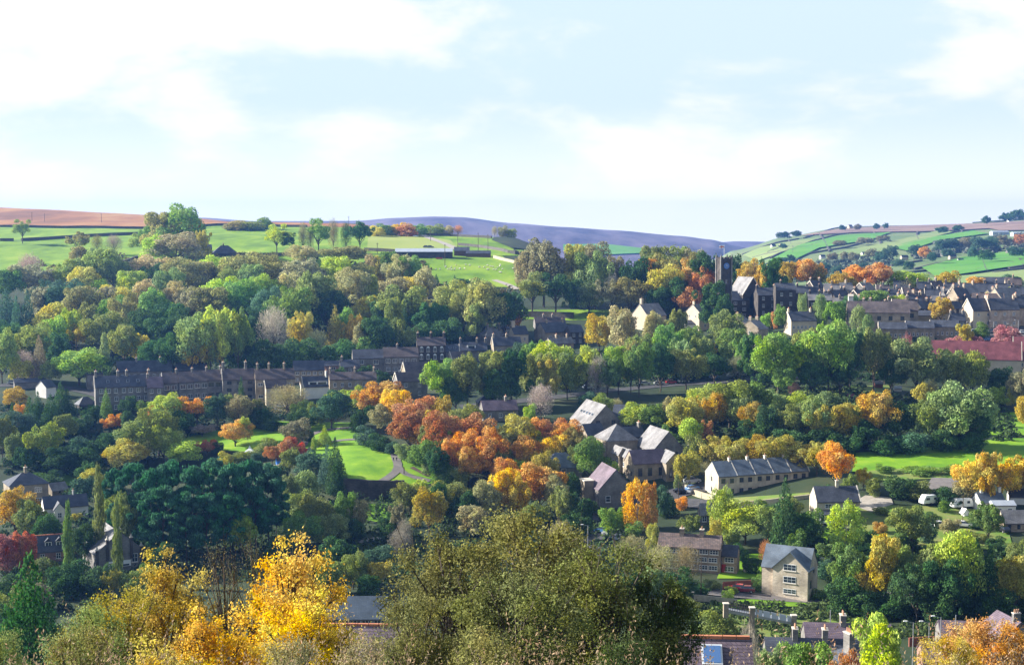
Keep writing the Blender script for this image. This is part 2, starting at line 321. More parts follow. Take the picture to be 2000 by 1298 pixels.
def strip(name, pts, w, m, off=.2, which='n', kind='structure', world=False, step=3.0, h=0, label=None, cat=None, group=None, z_extra=0):
    """road, path (h=0) or wall (h>0) along a line"""
    fn = {'n': ground, 'f': farhill, 'm': moor}[which]
    P = [Vector((x, y)) for x, y in pts] if world else [hit(a, b, which).to_2d() for a, b in pts]
    Q = [P[0]]
    for p in P[1:]:
        q0 = Q[-1]; n = max(1, int((p-q0).length/step)); Q += [q0+(p-q0)*i/n for i in range(1, n+1)]
    # round the corners
    for _ in range(3 if h == 0 else 1): Q = [Q[0]]+[(Q[i-1]+Q[i]*2+Q[i+1])/4 for i in range(1, len(Q)-1)]+[Q[-1]]
    Q = np.array(Q); T = np.gradient(Q, axis=0); T /= np.linalg.norm(T, axis=1)[:, None]+1e-9; Nn = np.stack([-T[:,1], T[:,0]], 1)
    A = Q+Nn*w/2; B = Q-Nn*w/2; n = len(Q)
    if h == 0:
        C0 = np.stack([A, Q, B], 1).reshape(-1, 2); Z = fn(C0[:,0], C0[:,1])+off
        V = np.column_stack([C0, Z]); i = np.arange(n-1)*3
        Fq = np.concatenate([np.stack([i, i+3, i+4, i+1], 1), np.stack([i+1, i+4, i+5, i+2], 1)])[:, ::-1]
    else:
        za = fn(A[:,0], A[:,1]); zb = fn(B[:,0], B[:,1]); zt = np.maximum(za, zb)+h+rng.uniform(-.06, .06, n)*min(h, 2)
        V = np.stack([np.column_stack([A, za-.8]), np.column_stack([A, zt]), np.column_stack([B, zt]), np.column_stack([B, zb-.8])], 1).reshape(-1, 3)
        i = np.arange(n-1)*4
        Fq = np.concatenate([np.stack([i+j, i+j+1, i+j+5, i+j+4], 1) for j in range(3)]+[np.array([[0,3,2,1]]), np.array([[4*n-4,4*n-3,4*n-2,4*n-1]])])[:, ::-1]
    o = link(name, np_mesh(name, V, Fq, [m], False))
    return tag(o, label, cat, group, None if label else kind)
# ------------------------------------------------------------------ trees
def cards(Pc, Nn, size, r, asp=1.0, up=0.0):
    """leaf clumps: one small kite-shaped face at every point"""
    n = len(Pc); a = r.normal(size=(n, 3)); a[:, 2] += up
    a -= Nn*(a*Nn).sum(1)[:, None]; a /= np.linalg.norm(a, axis=1)[:, None]+1e-9
    b = np.cross(Nn, a); s = size[:, None]*(.6+.8*r.random((n, 1)))
    V = np.stack([Pc-a*s*asp, Pc-b*s*.62+a*s*.15, Pc+a*s*asp+Nn*s*.25, Pc+b*s*.62-a*s*.1], 1).reshape(-1, 3)
    return V, np.arange(n*4).reshape(n, 4)
def unit(v): return v/(np.linalg.norm(v, axis=1)[:, None]+1e-9)
def shell(lobes, per, size, r, flat=1.0, cull=.72, jit=.6, up=.25):
    """points over the outside of a heap of lobes; what lies deep inside another lobe is dropped"""
    L = np.array(lobes); area = L[:,3]**2; k = np.maximum(8, (per*area/area.mean()).astype(int))
    idx = np.repeat(np.arange(len(L)), k); d = unit(r.normal(size=(len(idx), 3))+np.array([0, 0, up]))
    rad = L[idx, 3:4]*np.array([1, 1, 1]); rad[:, 2] *= L[idx, 4]
    P = L[idx, :3]+d*rad*(.72+.36*r.random((len(idx), 1)))
    keep = np.ones(len(P), bool)
    for j in range(len(L)):
        q = (P-L[j,:3])/np.array([L[j,3], L[j,3], L[j,3]*L[j,4]]); keep &= ~(((q**2).sum(1) < cull**2) & (idx != j))
    keep &= P[:,2] > .02
    P = P[keep]; Nn = unit(d[keep]*1.0+r.normal(size=(keep.sum(), 3))*jit)
    return P, Nn
def limbs(mb, r, base, crown, n, rad, k='bark', up=.5):
    top = crown[2]
    mb.tube((0,0,0), (0.01,0,base), rad, rad*.75, k, 7, False)
    mb.tube((0.01,0,base), (0,0.01,base+(top-base)*.55), rad*.75, rad*.2, k, 6, False)
    for i in range(n):
        t = 2*math.pi*i/n+r.random(); z0 = base*(.8+.5*r.random()); rr = crown[0]*(.55+.35*r.random())
        e = Vector((math.cos(t)*rr, math.sin(t)*rr, base+(top-base)*(.25+.5*r.random())))
        m1 = Vector((e.x*.4, e.y*.4, z0+(e.z-z0)*.55)); mb.tube((0,0,z0), m1, rad*.5, rad*.3, k, 5, False); mb.tube(m1, e, rad*.3, rad*.08, k, 4, False)
        for q in range(2):
            e2 = e*(.9)+Vector((r.normal()*.12, r.normal()*.12, .06+.08*r.random())); mb.tube(m1.lerp(e, .5), e2, rad*.14, rad*.05, k, 3, False)
def ell_lobes(r, n, zc, rx, rz, lo, hi, fl=.85, inner=.72, flatbottom=True):
    L = []; ph = r.random(3)*6.28
    while len(L) < n:
        d = r.normal(size=3); d /= np.linalg.norm(d)
        if flatbottom and d[2] < -.55: continue
        q = inner*(.55+.55*r.random())*(1+.22*math.sin(math.atan2(d[1],d[0])*2+ph[0])+.16*math.sin(d[2]*4+ph[1])); w = 1.0 if d[2] > -.1 else .95
        L.append((d[0]*rx*q*w, d[1]*rx*q*w, zc+d[2]*rz*q, r.uniform(lo, hi), fl))
    L.append((0, 0, zc, rx*.55, rz/rx)); return L
PROTO = {}
def proto(name, crown, trunk, leafmat='leaf'):
    V, Q = crown; me = np_mesh('crown_'+name, V, Q, [leafmat]); t = trunk.build('trunk'); tm = t.data; bpy.data.objects.remove(t)
    PROTO[name] = (me, tm)
def norm(P, mb):
    kx = .5/np.percentile(np.abs(P[:,:2]), 98.5); kz = 1/np.percentile(P[:,2], 99.8); mb.v = [(a*kx, b*kx, c*kz) for a, b, c in mb.v]; return P*np.array([kx,kx,kz])
def leafy(name, seed, lobes, per, size, base, crown, nl=6, rad=.022, cull=.6, jit=.6, asp=1.0, k='bark', extra=0, up=.25):
    r = np.random.default_rng(seed); P, Nn = shell(lobes, per, size, r, cull=cull, jit=jit, up=up)
    if extra:   # loose sprays that break the outline
        j = r.integers(0, len(P), extra); P2 = P[j]+Nn[j]*.0+unit(P[j]-np.array([0,0,base+.2]))*r.uniform(.01,.05,(extra,1)); P = np.vstack([P, P2]); Nn = np.vstack([Nn, unit(r.normal(size=(extra,3)))])
    mb = MB(); limbs(mb, r, base, crown, nl, rad, k); P = norm(P, mb); V, Q = cards(P, Nn, np.full(len(P), size), r, asp)
    proto(name, (V, Q), mb)
for i in range(7):
    r = np.random.default_rng(100+i)
    leafy('round%d' % i, i, ell_lobes(r, 46, .53, .5, .45, .065, .165), 330, .0185, .16, (.5,.5,.9), extra=500)
for i in range(3):
    r = np.random.default_rng(200+i)
    L = [(x, y, z, s, .8) for x, y, z, s in [(r.normal()*.2, r.normal()*.2, .3+.62*r.random(), r.uniform(.08,.16)) for _ in range(50)]]
    leafy('tall%d' % i, 20+i, L, 290, .019, .2, (.4,.4,.95), extra=500)
for i in range(2):   # open, airy crown on visible limbs
    r = np.random.default_rng(300+i)
    leafy('open%d' % i, 30+i, ell_lobes(r, 26, .62, .5, .34, .07, .13, .6, .8), 200, .02, .3, (.48,.48,.9), nl=10, cull=.4, extra=700)
def bigshape(r, kind):
    L = []
    if kind == 'pine':
        for _ in range(46):
            t = r.random()*6.28; z = .3+.65*r.random(); q = .42*(1-max(0, (z-.75)/.35))*r.uniform(.35, 1)
            L.append((math.cos(t)*q, math.sin(t)*q, z, r.uniform(.07,.14), .34))
        L.append((0,0,.93,.12,.5))
    if kind == 'spruce':
        for z in np.linspace(.08, .97, 24):
            q = .48*(1-z)**.85+.015
            m = max(3, int(11*(1-z)+3))
            for a in range(m):
                t = 6.28*a/m+z*9+r.random()*.6; L.append((math.cos(t)*q*.62, math.sin(t)*q*.62, z-.02*q+r.normal()*.008, q*.42+.015, .38))
    if kind == 'poplar':
        for z in np.linspace(.08, .97, 40):
            q = .32*math.sin(math.pi*min(1, (z*.9+.08)))**.6
            for _ in range(3):
                t = r.random()*6.28; L.append((math.cos(t)*q*r.random(), math.sin(t)*q*r.random(), z, .19*(1.15-z*.75), .34))
    if kind == 'birch':
        for _ in range(46):
            t = r.random()*6.28; z = .18+.74*r.random(); q = .36*math.sin(math.pi*(z*.85+.08))**.7*r.uniform(.4,1)
            L.append((math.cos(t)*q, math.sin(t)*q, z, r.uniform(.07,.11), 1.7))
        L.append((0,0,.93,.07,1.4))
    return L
for i in range(3):
    r = np.random.default_rng(400+i); leafy('pine%d' % i, 40+i, bigshape(r, 'pine'), 260, .02, .5, (.4,.4,.95), nl=8, rad=.016, jit=.6, cull=.6, extra=200)
for i in range(2):
    r = np.random.default_rng(410+i); leafy('spruce%d' % i, 50+i, bigshape(r, 'spruce'), 40, .02, .3, (.1,.1,.8), nl=3, rad=.016, jit=.5, cull=.5, asp=1.3, extra=600)
r = np.random.default_rng(420); leafy('poplar0', 55, bigshape(r, 'poplar'), 60, .03, .15, (.1,.1,.8), nl=3, rad=.02, extra=700)
r = np.random.default_rng(421); leafy('poplar1', 56, bigshape(r, 'poplar'), 60, .03, .15, (.1,.1,.8), nl=3, rad=.02, extra=700)
for i in range(2):
    r = np.random.default_rng(430+i); leafy('birch%d' % i, 57+i, bigshape(r, 'birch'), 150, .018, .3, (.3,.3,.95), nl=6, rad=.012, asp=1.6, k='bark_pale', cull=.6, extra=500)
for i in range(3):   # wide bush down to the ground
    r = np.random.default_rng(440+i)
    L = ell_lobes(r, 30, .38, .5, .52, .12, .2, .8, .72, False)
    leafy('bush%d' % i, 60+i, L, 260, .026, .1, (.4,.4,.8), nl=4, rad=.012, extra=500)
for i in range(3):   # nearly bare crowns: fans of twigs
    r = np.random.default_rng(450+i); mb = MB(); limbs(mb, r, .22, (.46,.46,.92), 11, .02); n = 5200
    d = unit(r.normal(size=(n,3))+np.array([0,0,.45])); q = r.random((n,1))**.5
    lob = 1+.13*np.sin(d[:,:1]*7+i)*np.sin(d[:,1:2]*8)*1.5
    P = np.array([0,0,.5])+d*q*np.array([.46,.46,.44])*lob; P = P[P[:,2] > .14]; n = len(P)
    di = unit(unit(P-np.array([0,0,.25]))+r.normal(size=(n,3))*.35); w = unit(np.cross(di, r.normal(size=(n,3))))
    l = r.uniform(.025,.06,(n,1)); V = np.stack([P-w*.0034, P+w*.0034, P+di*l+w*.002, P+di*l-w*.002], 1).reshape(-1,3)
    proto('bare%d' % i, (V, np.arange(n*4).reshape(n,4)), mb, 'twig')
# near trees: leaves on twigs, each leaf a face
def near_proto(name, seed, n, size, nl, lo, hi, fl=.5, fill=.62, up=.3, asp=1.0):
    """a crown of leafy sprays carried on forking branches; crowns of these stand about twice as high as wide"""
    r = np.random.default_rng(seed); L = []
    while len(L) < nl:
        d = r.normal(size=3); d /= np.linalg.norm(d)
        if d[2] < -.8: continue
        q = r.uniform(.35, .92)
        L.append((d[0]*.5*q, d[1]*.5*q, .56+d[2]*.42*q, r.uniform(lo, hi), fl))
    L = np.array(L); mb = MB(); mb.tube((0,0,-.1), (.01,0,.25), .02, .016, 'bark', 8, False); mb.tube((.01,0,.25), (0,0,.8), .016, .005, 'bark', 6, False)
    for l in L[:70]:
        e = Vector(l[:3]); s0 = Vector((0,0,max(.15, e.z-.3))); m1 = s0.lerp(e, .5)+Vector((0,0,.03)); mb.tube(s0, m1, .009, .006, 'bark', 5, False); mb.tube(m1, e, .006, .0022, 'bark', 4, False)
        for _ in range(4):
            e2 = e+Vector((r.normal()*l[3]*.7, r.normal()*l[3]*.7, (abs(r.normal())*.7)*l[3])); mb.tube(m1.lerp(e, .6), e2, .003, .001, 'bark', 3, False)
    area = L[:,3]**2; idx = r.choice(len(L), n, p=area/area.sum()); d = unit(r.normal(size=(n,3))+np.array([0,0,up])); g_ = r.normal(size=(n,3)); d = unit(g_+np.array([0,0,.15])); rad = L[idx,3:4]*.62
    d2 = g_*rad; d2[:,2] *= L[idx,4]; P = L[idx,:3]+d2; Nn = unit(d+r.normal(size=(n,3))*.9)
    kx = .5/np.percentile(np.abs(P[:,:2]), 98.5); kz = 1/np.percentile(P[:,2], 99.7); sc_ = np.array([kx,kx,kz]); mb.v = [(a*kx, b*kx, c*kz) for a, b, c in mb.v]
    V, Q = cards(P*sc_, Nn, np.full(n, size), r, asp, 1.5 if asp > 1 else 0) if asp == 1 else cards(P*sc_, Nn, np.full(n, size*.45), r, asp, 1.5); ctr = np.repeat(P*sc_, 4, 0); V = ctr+(V-ctr)*np.array([1,1,.5]); proto(name, (V, Q), mb, 'leafn')
near_proto('near0', 1, 30000, .0108, 110, .04, .085); near_proto('near1', 2, 30000, .0105, 100, .04, .09); near_proto('near2', 3, 21000, .0125, 120, .04, .09)
near_proto('near3', 4, 38000, .0105, 110, .05, .11); near_proto('nearbare', 5, 5000, .005, 70, .06, .12, asp=3.4)
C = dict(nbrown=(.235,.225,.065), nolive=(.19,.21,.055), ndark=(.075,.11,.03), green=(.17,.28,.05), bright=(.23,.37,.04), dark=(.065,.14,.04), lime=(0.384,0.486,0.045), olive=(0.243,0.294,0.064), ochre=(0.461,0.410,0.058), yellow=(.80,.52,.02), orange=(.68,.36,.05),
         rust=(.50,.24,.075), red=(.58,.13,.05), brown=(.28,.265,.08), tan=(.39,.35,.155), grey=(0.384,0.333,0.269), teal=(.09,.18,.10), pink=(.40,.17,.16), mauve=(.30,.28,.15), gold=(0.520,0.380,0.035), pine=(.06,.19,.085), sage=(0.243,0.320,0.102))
WORD = dict(green='green', bright='bright green', dark='dark green', lime='yellow-green', olive='olive green', ochre='ochre', yellow='yellow', orange='orange', rust='rust red', red='red', brown='brown',
            tan='tan', grey='bare grey', teal='blue-green', pink='pinkish red', mauve='purplish brown', gold='golden', pine='dark blue-green', sage='pale green')
TREES = []
KINDN = dict(r=('broadleaf_tree','round','tree'), t=('broadleaf_tree','tall','tree'), o=('broadleaf_tree','open','tree'), p=('pine_tree','pine','pine'), s=('spruce_tree','spruce','conifer'), l=('poplar_tree','poplar','poplar'),
             b=('birch_tree','birch','birch'), u=('bush','bush','bush'), n=('bare_tree','bare','bare tree'), x=('broadleaf_tree','near0','tree'), y=('broadleaf_tree','near1','tree'), z=('broadleaf_tree','near2','tree'), w=('bush','near3','bush'), v=('bare_tree','nearbare','bare tree'))
NV = dict(round=7, tall=3, open=2, pine=3, spruce=2, poplar=2, birch=2, bush=3, bare=3)
def tree(cx, yt, yb, w, kind='r', col='green', label=None, D=None, grp=None, far=None, jit=True, zone=None, wide=1.12, gain=1.0):
    if D: base = at(cx, yb, D)
    else: base = hit(cx, yb, far or 'n')
    s = base.y/F; top = at(cx, yt, base.y); h = max(1.2, top.z-base.z); W = w*s*(wide if kind in 'rtpu' else 1)
    name, pk, cat = KINDN[kind]
    root = empty(name, base-Vector((0,0,.15)), random.uniform(0, 6.28)); root.scale = (W, W*random.uniform(.88,1.1), h)
    if pk in NV: pk = pk+str(random.randrange(NV[pk]))
    cm, tm = PROTO[pk]; cr = link('crown', cm, root); tr = link('trunk', tm, root)
    c = C[col] if isinstance(col, str) else col; q_ = .02 if D else .07; j = [random.uniform(1-q_,1+q_) for _ in range(3)]
    g = random.uniform(.85, 1.15)*(gain if cat != 'conifer' else 1); cr.color = (min(.8,c[0]*j[0]*g), min(.8,c[1]*j[1]*g), min(.8,c[2]*g), 1)  # the factor puts stronger sunlight on the hillside woods into the crown colour
    root['category'] = cat
    if grp: root['group'] = grp
    TREES.append(dict(o=root, px=cx, py=yt, w=w, h=yb-yt, kind=kind, col=col, label=label, cat=cat, zone=zone)); return root
MATT = None
def merge_small():
    """the smallest broadleaf trees past the three hundred that show largest: one woodland object"""
    b = [t for t in TREES if t['o'].name.startswith('broadleaf_tree')]; b.sort(key=lambda t: -(t['w']*t['h'])*(4 if t['label'] else 1))
    Vs = []; Cs = []
    for t in b[298:]:
        o = t['o']; cr = [c for c in o.children if c.name.startswith('crown')][0]; me = cr.data; n = len(me.vertices); v = np.empty(n*3, np.float32); me.vertices.foreach_get('co', v); v = v.reshape(-1, 4, 3)[::2]
        c = v.mean(1, keepdims=True); v = c+(v-c)*1.35; th = o.rotation_euler.z; s_ = np.array(o.scale); v = v*s_; x = v[...,0]*math.cos(th)-v[...,1]*math.sin(th); y = v[...,0]*math.sin(th)+v[...,1]*math.cos(th)
        Vs.append(np.stack([x, y, v[...,2]], -1).reshape(-1,3)+np.array(o.location)); Cs.append(np.tile(np.array(cr.color[:]), (len(v)*4, 1)))
        for q in list(o.children): bpy.data.objects.remove(q)
        bpy.data.objects.remove(o); TREES.remove(t)
    V = np.vstack(Vs); me = np_mesh('woodland_trees', V, np.arange(len(V)).reshape(-1,4), ['leafattr']); at_ = me.color_attributes.new('tint', 'FLOAT_COLOR', 'POINT'); at_.data.foreach_set('color', np.vstack(Cs).astype(np.float32).ravel())
    tag(link('woodland_trees', me), 'the many smaller broadleaf trees crowded between the larger ones across the valley woods', 'woodland', None, 'stuff')
def rows(txt, **kw):
    for ln in txt.strip().split('\n'):
        for it in ln.split(';'):
            q = it.split()
            if not q or q[0].startswith('#'): continue
            tree(float(q[0]), float(q[1]), float(q[2]), float(q[3]), q[4], q[5], label=' '.join(q[6:]) or None, **kw)
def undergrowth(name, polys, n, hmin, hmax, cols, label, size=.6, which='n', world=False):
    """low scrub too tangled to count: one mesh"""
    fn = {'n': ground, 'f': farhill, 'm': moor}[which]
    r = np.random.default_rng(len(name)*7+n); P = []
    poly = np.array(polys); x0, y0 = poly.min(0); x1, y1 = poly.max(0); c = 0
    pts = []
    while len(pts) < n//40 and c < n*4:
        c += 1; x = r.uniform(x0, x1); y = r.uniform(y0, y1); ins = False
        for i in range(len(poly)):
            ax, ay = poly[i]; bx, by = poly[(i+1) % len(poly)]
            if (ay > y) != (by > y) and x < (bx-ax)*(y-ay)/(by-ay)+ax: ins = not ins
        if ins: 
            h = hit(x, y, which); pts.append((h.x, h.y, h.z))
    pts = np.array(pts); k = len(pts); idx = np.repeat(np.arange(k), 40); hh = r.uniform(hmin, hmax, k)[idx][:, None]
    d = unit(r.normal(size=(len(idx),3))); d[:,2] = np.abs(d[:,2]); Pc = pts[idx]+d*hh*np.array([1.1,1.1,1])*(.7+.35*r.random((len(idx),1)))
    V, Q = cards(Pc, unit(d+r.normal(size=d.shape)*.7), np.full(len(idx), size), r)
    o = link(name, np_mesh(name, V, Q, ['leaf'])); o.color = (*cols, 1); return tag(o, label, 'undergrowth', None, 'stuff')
# ------------------------------------------------------------------ buildings
WIN = {}
def window_mesh(w, h, panes, fr, arch=False):
    key = (round(w,2), round(h,2), panes, fr, arch)
    if key in WIN: return WIN[key]
    mb = MB(); t = .09
    mb.box(-w/2, w/2, -.05, .04, 0, h, fr)
    if arch: mb.prism([(-.05,0),(.04,0),(.04,.001),(-.05,.001)], 0, .001, fr); mb.solid([(-w/2,-.05,h),(w/2,-.05,h),(w/2,.04,h),(-w/2,.04,h),(-w*.32,-.05,h+w*.36),(w*.32,-.05,h+w*.36),(w*.32,.04,h+w*.36),(-w*.32,.04,h+w*.36),(0,-.05,h+w*.5),(0,.04,h+w*.5)],
        [(0,1,5,8,4),(2,3,7,9,6),(1,2,6,5),(3,0,4,7),(5,6,9,8),(7,4,8,9)], fr)
    pw = (w-t*(panes+1))/panes
    for i in range(panes):
        x = -w/2+t+i*(pw+t); mb.box(x, x+pw, -.065, -.051, t, h*.5-t/4, 'glass'); mb.box(x, x+pw, -.065, -.051, h*.5+t/2, h-t, 'glass')
    if fr == 'frame': mb.box(-w/2-.12, w/2+.12, -.16, .03, -.16, -.002, 'coping')
    o = mb.build('window'); me = o.data; bpy.data.objects.remove(o); WIN[key] = me; return me
CH = {}
def chimney_mesh(sx, sy, h, pots, k):
    key = (sx, sy, h, pots, k)
    if key in CH: return CH[key]
    mb = MB(); mb.box(-sx/2, sx/2, -sy/2, sy/2, -1.6, h, k); mb.box(-sx/2-.08, sx/2+.08, -sy/2-.08, sy/2+.08, h+.002, h+.14, 'coping')
    ax = sy >= sx
    for i in range(pots):
        t = (i+.5)/pots-.5; x, y = (0, t*sy*.85) if ax else (t*sx*.85, 0)
        mb.tube((x,y,h+.142), (x,y,h+.75), .13, .1, 'pot', 7)
    o = mb.build('chimney'); me = o.data; bpy.data.objects.remove(o); CH[key] = me; return me
def house(px, py, L, W, H, rise, rot, wall, roof, name, label, cat='house', gf=False, hip=False, ch=(), win=None, gwin=None, coping=False, D=None, door=None, base=None, m=False, grp=None,
          over=.3, winm=(1.1,1.4,2,'frame'), arch=False, sky=0, chk=None, chs=(.7,1.3,1.3,3), rows_z=None, ridge=False, rwin=None, rel=False):
    P = base if base is not None else hit(px, py)
    if base is None or rel: rot -= math.degrees(math.atan2(P.x, P.y))
    s = 1 if m else P.y/F; L, W, H, rise = L*s, W*s, H*s, rise*s
    root = empty(name, P, R(rot)); tag(root, label, cat, grp)
    mb = MB()
    A, B = (L, W) if not gf else (W, L)      # A: along the ridge, B: across
    def T(x, y, z): return (x, y, z) if not gf else (y, x+L/2-L/2, z)
    def place(mbx, nm_): return mbx.build(nm_, root)
    # local frame: ridge along x from 0 to A centred, across y 0..B ; turned a quarter for gable fronts
    turn = Matrix.Identity(4)
    if gf: turn = Matrix.Translation((0, 0, 0)) @ Matrix(((0,-1,0,L/2),(1,0,0,W/2),(0,0,1,0),(0,0,0,1)))
    def turned(o):
        if gf: o.data.transform(turn)
        return o
    k = rise/(B/2); o_ = over
    if hip:
        q = min(A/2-.2, B/2)
        mb.box(-A/2, A/2, 0, B, -4, H, wall); turned(mb.build('wall', root))
        rb = MB(); e = [(-A/2-o_, -o_, H+.01), (A/2+o_, -o_, H+.01), (A/2+o_, B+o_, H+.01), (-A/2-o_, B+o_, H+.01)]; r2 = [(-A/2+q, B/2, H+rise), (A/2-q, B/2, H+rise)]
        rb.solid(e+[(x, y, z+.18) for x, y, z in e]+[(x, y, z+.18) for x, y, z in r2], [(0,3,2,1),(0,1,5,4),(1,2,6,5),(2,3,7,6),(3,0,4,7),(4,5,9,8),(5,6,9),(6,7,8,9),(7,4,8)], roof)
        ro = turned(rb.build('roof', root))
    else:
        mb.prism([(0,-4),(B,-4),(B,H),(B/2,H+rise),(0,H)], -A/2, A/2, wall); turned(mb.build('wall', root))
        rb = MB(); t = .2
        rb.prism([(-o_,H-o_*k+.02),(B/2,H+rise+.02),(B+o_,H-o_*k+.02),(B+o_,H-o_*k+.02+t),(B/2,H+rise+.02+t*1.1),(-o_,H-o_*k+.02+t)], -A/2-(.12 if not coping else 0), A/2+(.12 if not coping else 0), roof)
        if ridge: 
            n = max(3, int(A/.9))
            for i in range(n):
                x = -A/2+A*(i+.5)/n; rb.box(x-A/n*.47, x+A/n*.47, B/2-.16, B/2+.16, H+rise+t*.6, H+rise+t*1.1+.13, 'ridge')
        ro = turned(rb.build('roof', root))
        if coping:
            for x in (-A/2, A/2) if coping is True else ([-A/2] if coping == 'l' else [A/2]):
                cb = MB(); e = .32
                cb.prism([(-o_,H-o_*k-.1),(B/2,H+rise-.1),(B+o_,H-o_*k-.1),(B+o_,H-o_*k+.36),(B/2,H+rise+.4),(-o_,H-o_*k+.36)], x-(e if x < 0 else .003)+.04, x+(.003 if x < 0 else e)-.04, 'coping'); turned(cb.build('coping', root))
        gb = MB(); gb.box(-A/2, A/2, -o_-.1, -o_-.005, H-o_*k-.02, H-o_*k+.1, 'dark_frame'); turned(gb.build('gutter', root))
    for c in ch:
        t = c if not isinstance(c, tuple) else c[0]; x = -A/2+A*t
        x = min(max(x, -A/2+chs[0]/2+.05), A/2-chs[0]/2-.05)
        y = B/2
        if gf: x, y = -y+L/2, x+W/2; cm = chimney_mesh(chs[1], chs[0], chs[2], chs[3], chk or wall)
        else: cm = chimney_mesh(chs[0], chs[1], chs[2], chs[3], chk or wall)
        link('chimney', cm, root, (x, y, H+rise))
    def face_windows(spec, origin, ang, width, hh, wm):
        cols, rws = spec; w, h, pn, fr = wm
        for j in range(rws):
            z = (rows_z[j] if rows_z else (hh*(j+.5)/rws-h/2+.1))
            for i in range(cols):
                x = (-.5+(i+.5)/cols)*width*.94; x += (.0 if cols < 3 else random.uniform(-.15,.15))
                v = Matrix.Rotation(ang, 3, 'Z') @ Vector((x, 0, 0)); link('window', window_mesh(w, h, pn, fr, arch), root, (origin[0]+v.x, origin[1]+v.y, z), ang)
    if win: face_windows(win, (0,0), 0, L, H, winm)
    if gwin: face_windows(gwin, (-L/2, W/2), -math.pi/2, W, H, (.8,1.2,1,winm[3]))
    if rwin: face_windows(rwin, (L/2, W/2), math.pi/2, W, H, (.8,1.2,1,winm[3]))
    if door is not None:
        d = MB(); d.box(-.62, .62, -.03, .05, -.1, 2.25, 'coping'); d.box(-.48, .48, -.05, -.031, -.05, 2.1, 'door'); link('door', d.build('x').data, root, (L*door, 0, 0))
        bpy.data.objects.remove([o for o in bpy.data.objects if o.name.startswith('x')][0])
    if sky:   # rooflights lying on the front slope
        for i in range(sky):
            u_ = -.36+.72*(i+.5)/sky; sl = math.atan(k); sb = MB(); sb.box(-.5, .5, -.7, .7, .0, .1, 'metal'); sb.box(-.4, .4, -.6, .6, .101, .12, 'glass')
            so = sb.build('rooflight', root)
            if not gf: so.location = (L*u_, B*.22, H+rise*.44+.26); so.rotation_euler = (sl, 0, 0)
            else: so.location = (-L/2+B*.22, W*(.5+u_), H+rise*.44+.26); so.rotation_euler = (0, -sl, 0)
    return root, (P, L, W, H, rise)
def add(root, mb, name, loc=(0,0,0), rz=0, label=None):
    o = mb.build(name, root, loc, rz)
    if label: o['label'] = label
    return o
def terrace(n, px, py, Lm, W, H, rise, rot, labels, step=0, **kw):
    P = hit(px, py); rot -= math.degrees(math.atan2(P.x, P.y)); d = Vector((math.cos(R(rot)), math.sin(R(rot)), 0)); out = []
    for i in range(n):
        q = P+d*Lm*(i+.5); b = Vector((q.x, q.y, P.z+step*i)); kw2 = dict(kw); 
        for k_, v_ in kw.items():
            if isinstance(v_, list): kw2[k_] = v_[i]
        out.append(house(0, 0, Lm, W, H, rise, rot, label=labels[i], base=b, m=True, **kw2))
    return out
# ------------------------------------------------------------------ cars, people, sheep
def car_proto():
    root = empty('parked_car', (0,0,-500)); W_ = .86
    body = MB(); prof = [(-2.05,.32),(2.05,.32),(2.1,.62),(2.0,.86),(1.15,.96),(-1.7,.98),(-2.08,.9),(-2.12,.6)]
    def loft(pr, w, k, mb, w2=None):
        n = len(pr); w2 = w2 or w
        vs = [(x, -w, z) for x, z in pr]+[(x, w, z) for x, z in pr]
        mb.solid(vs, [(i, (i+1) % n, n+(i+1) % n, n+i) for i in range(n)]+[tuple(range(n-1,-1,-1)), tuple(range(n,2*n))], k)
    loft(prof, W_, 'paint', body)
    body.solid([(-1.25,-.62,1.42),(.25,-.62,1.42),(.25,.62,1.42),(-1.25,.62,1.42),(-1.2,-.6,1.48),(.2,-.6,1.48),(.2,.6,1.48),(-1.2,.6,1.48)], [(0,3,2,1),(4,5,6,7),(0,1,5,4),(1,2,6,5),(2,3,7,6),(3,0,4,7)], 'paint')
    b = body.build('body', root); bv = b.modifiers.new('b', 'BEVEL'); bv.width = .07; bv.segments = 2
    g = MB(); g.solid([(-1.85,-.8,.975),(1.05,-.8,.955),(1.05,.8,.955),(-1.85,.8,.975),(-1.3,-.63,1.425),(.3,-.63,1.425),(.3,.63,1.425),(-1.3,.63,1.425)], [(0,3,2,1),(4,5,6,7),(0,1,5,4),(1,2,6,5),(2,3,7,6),(3,0,4,7)], 'glass'); g.build('glass', root)
    for x in (-1.3, 1.3):
        for y in (-.83, .83):
            w = MB(); w.tube((x,y-.1,.32), (x,y+.1,.32), .32, .32, 'tyre', 12); w.tube((x,y-.11,.32), (x,y+.11,.32), .18, .18, 'metal', 8); w.build('wheel', root)
    l = MB(); l.box(2.0,2.1,-.7,-.4,.62,.78,'white'); l.box(2.0,2.1,.4,.7,.62,.78,'white'); l.build('headlights', root)
    return root
CAR = car_proto()
def clone(src, loc, rz=0, scale=None):
    r = src.copy(); COL.objects.link(r); r.location = loc; r.rotation_euler = (0,0,rz)
    if scale: r.scale = scale
    for c in src.children:
        q = c.copy(); COL.objects.link(q); q.parent = r
    return r
CC = dict(white=(.75,.75,.75), silver=(.45,.47,.5), black=(.015,.015,.02), red=(.5,.02,.02), blue=(.08,.2,.45), grey=(.15,.16,.18), maroon=(.2,.02,.03))
def car(px, py, deg, col, label, grp=None, scale=(1,1,1), which='n', up=.25):
    r = clone(CAR, hit(px, py, which)+Vector((0,0,up)), R(deg), scale); tag(r, label, 'car' if scale[2] < 1.2 else 'van', grp)
    for c in r.children: c.color = (*CC[col], 1)
    return r
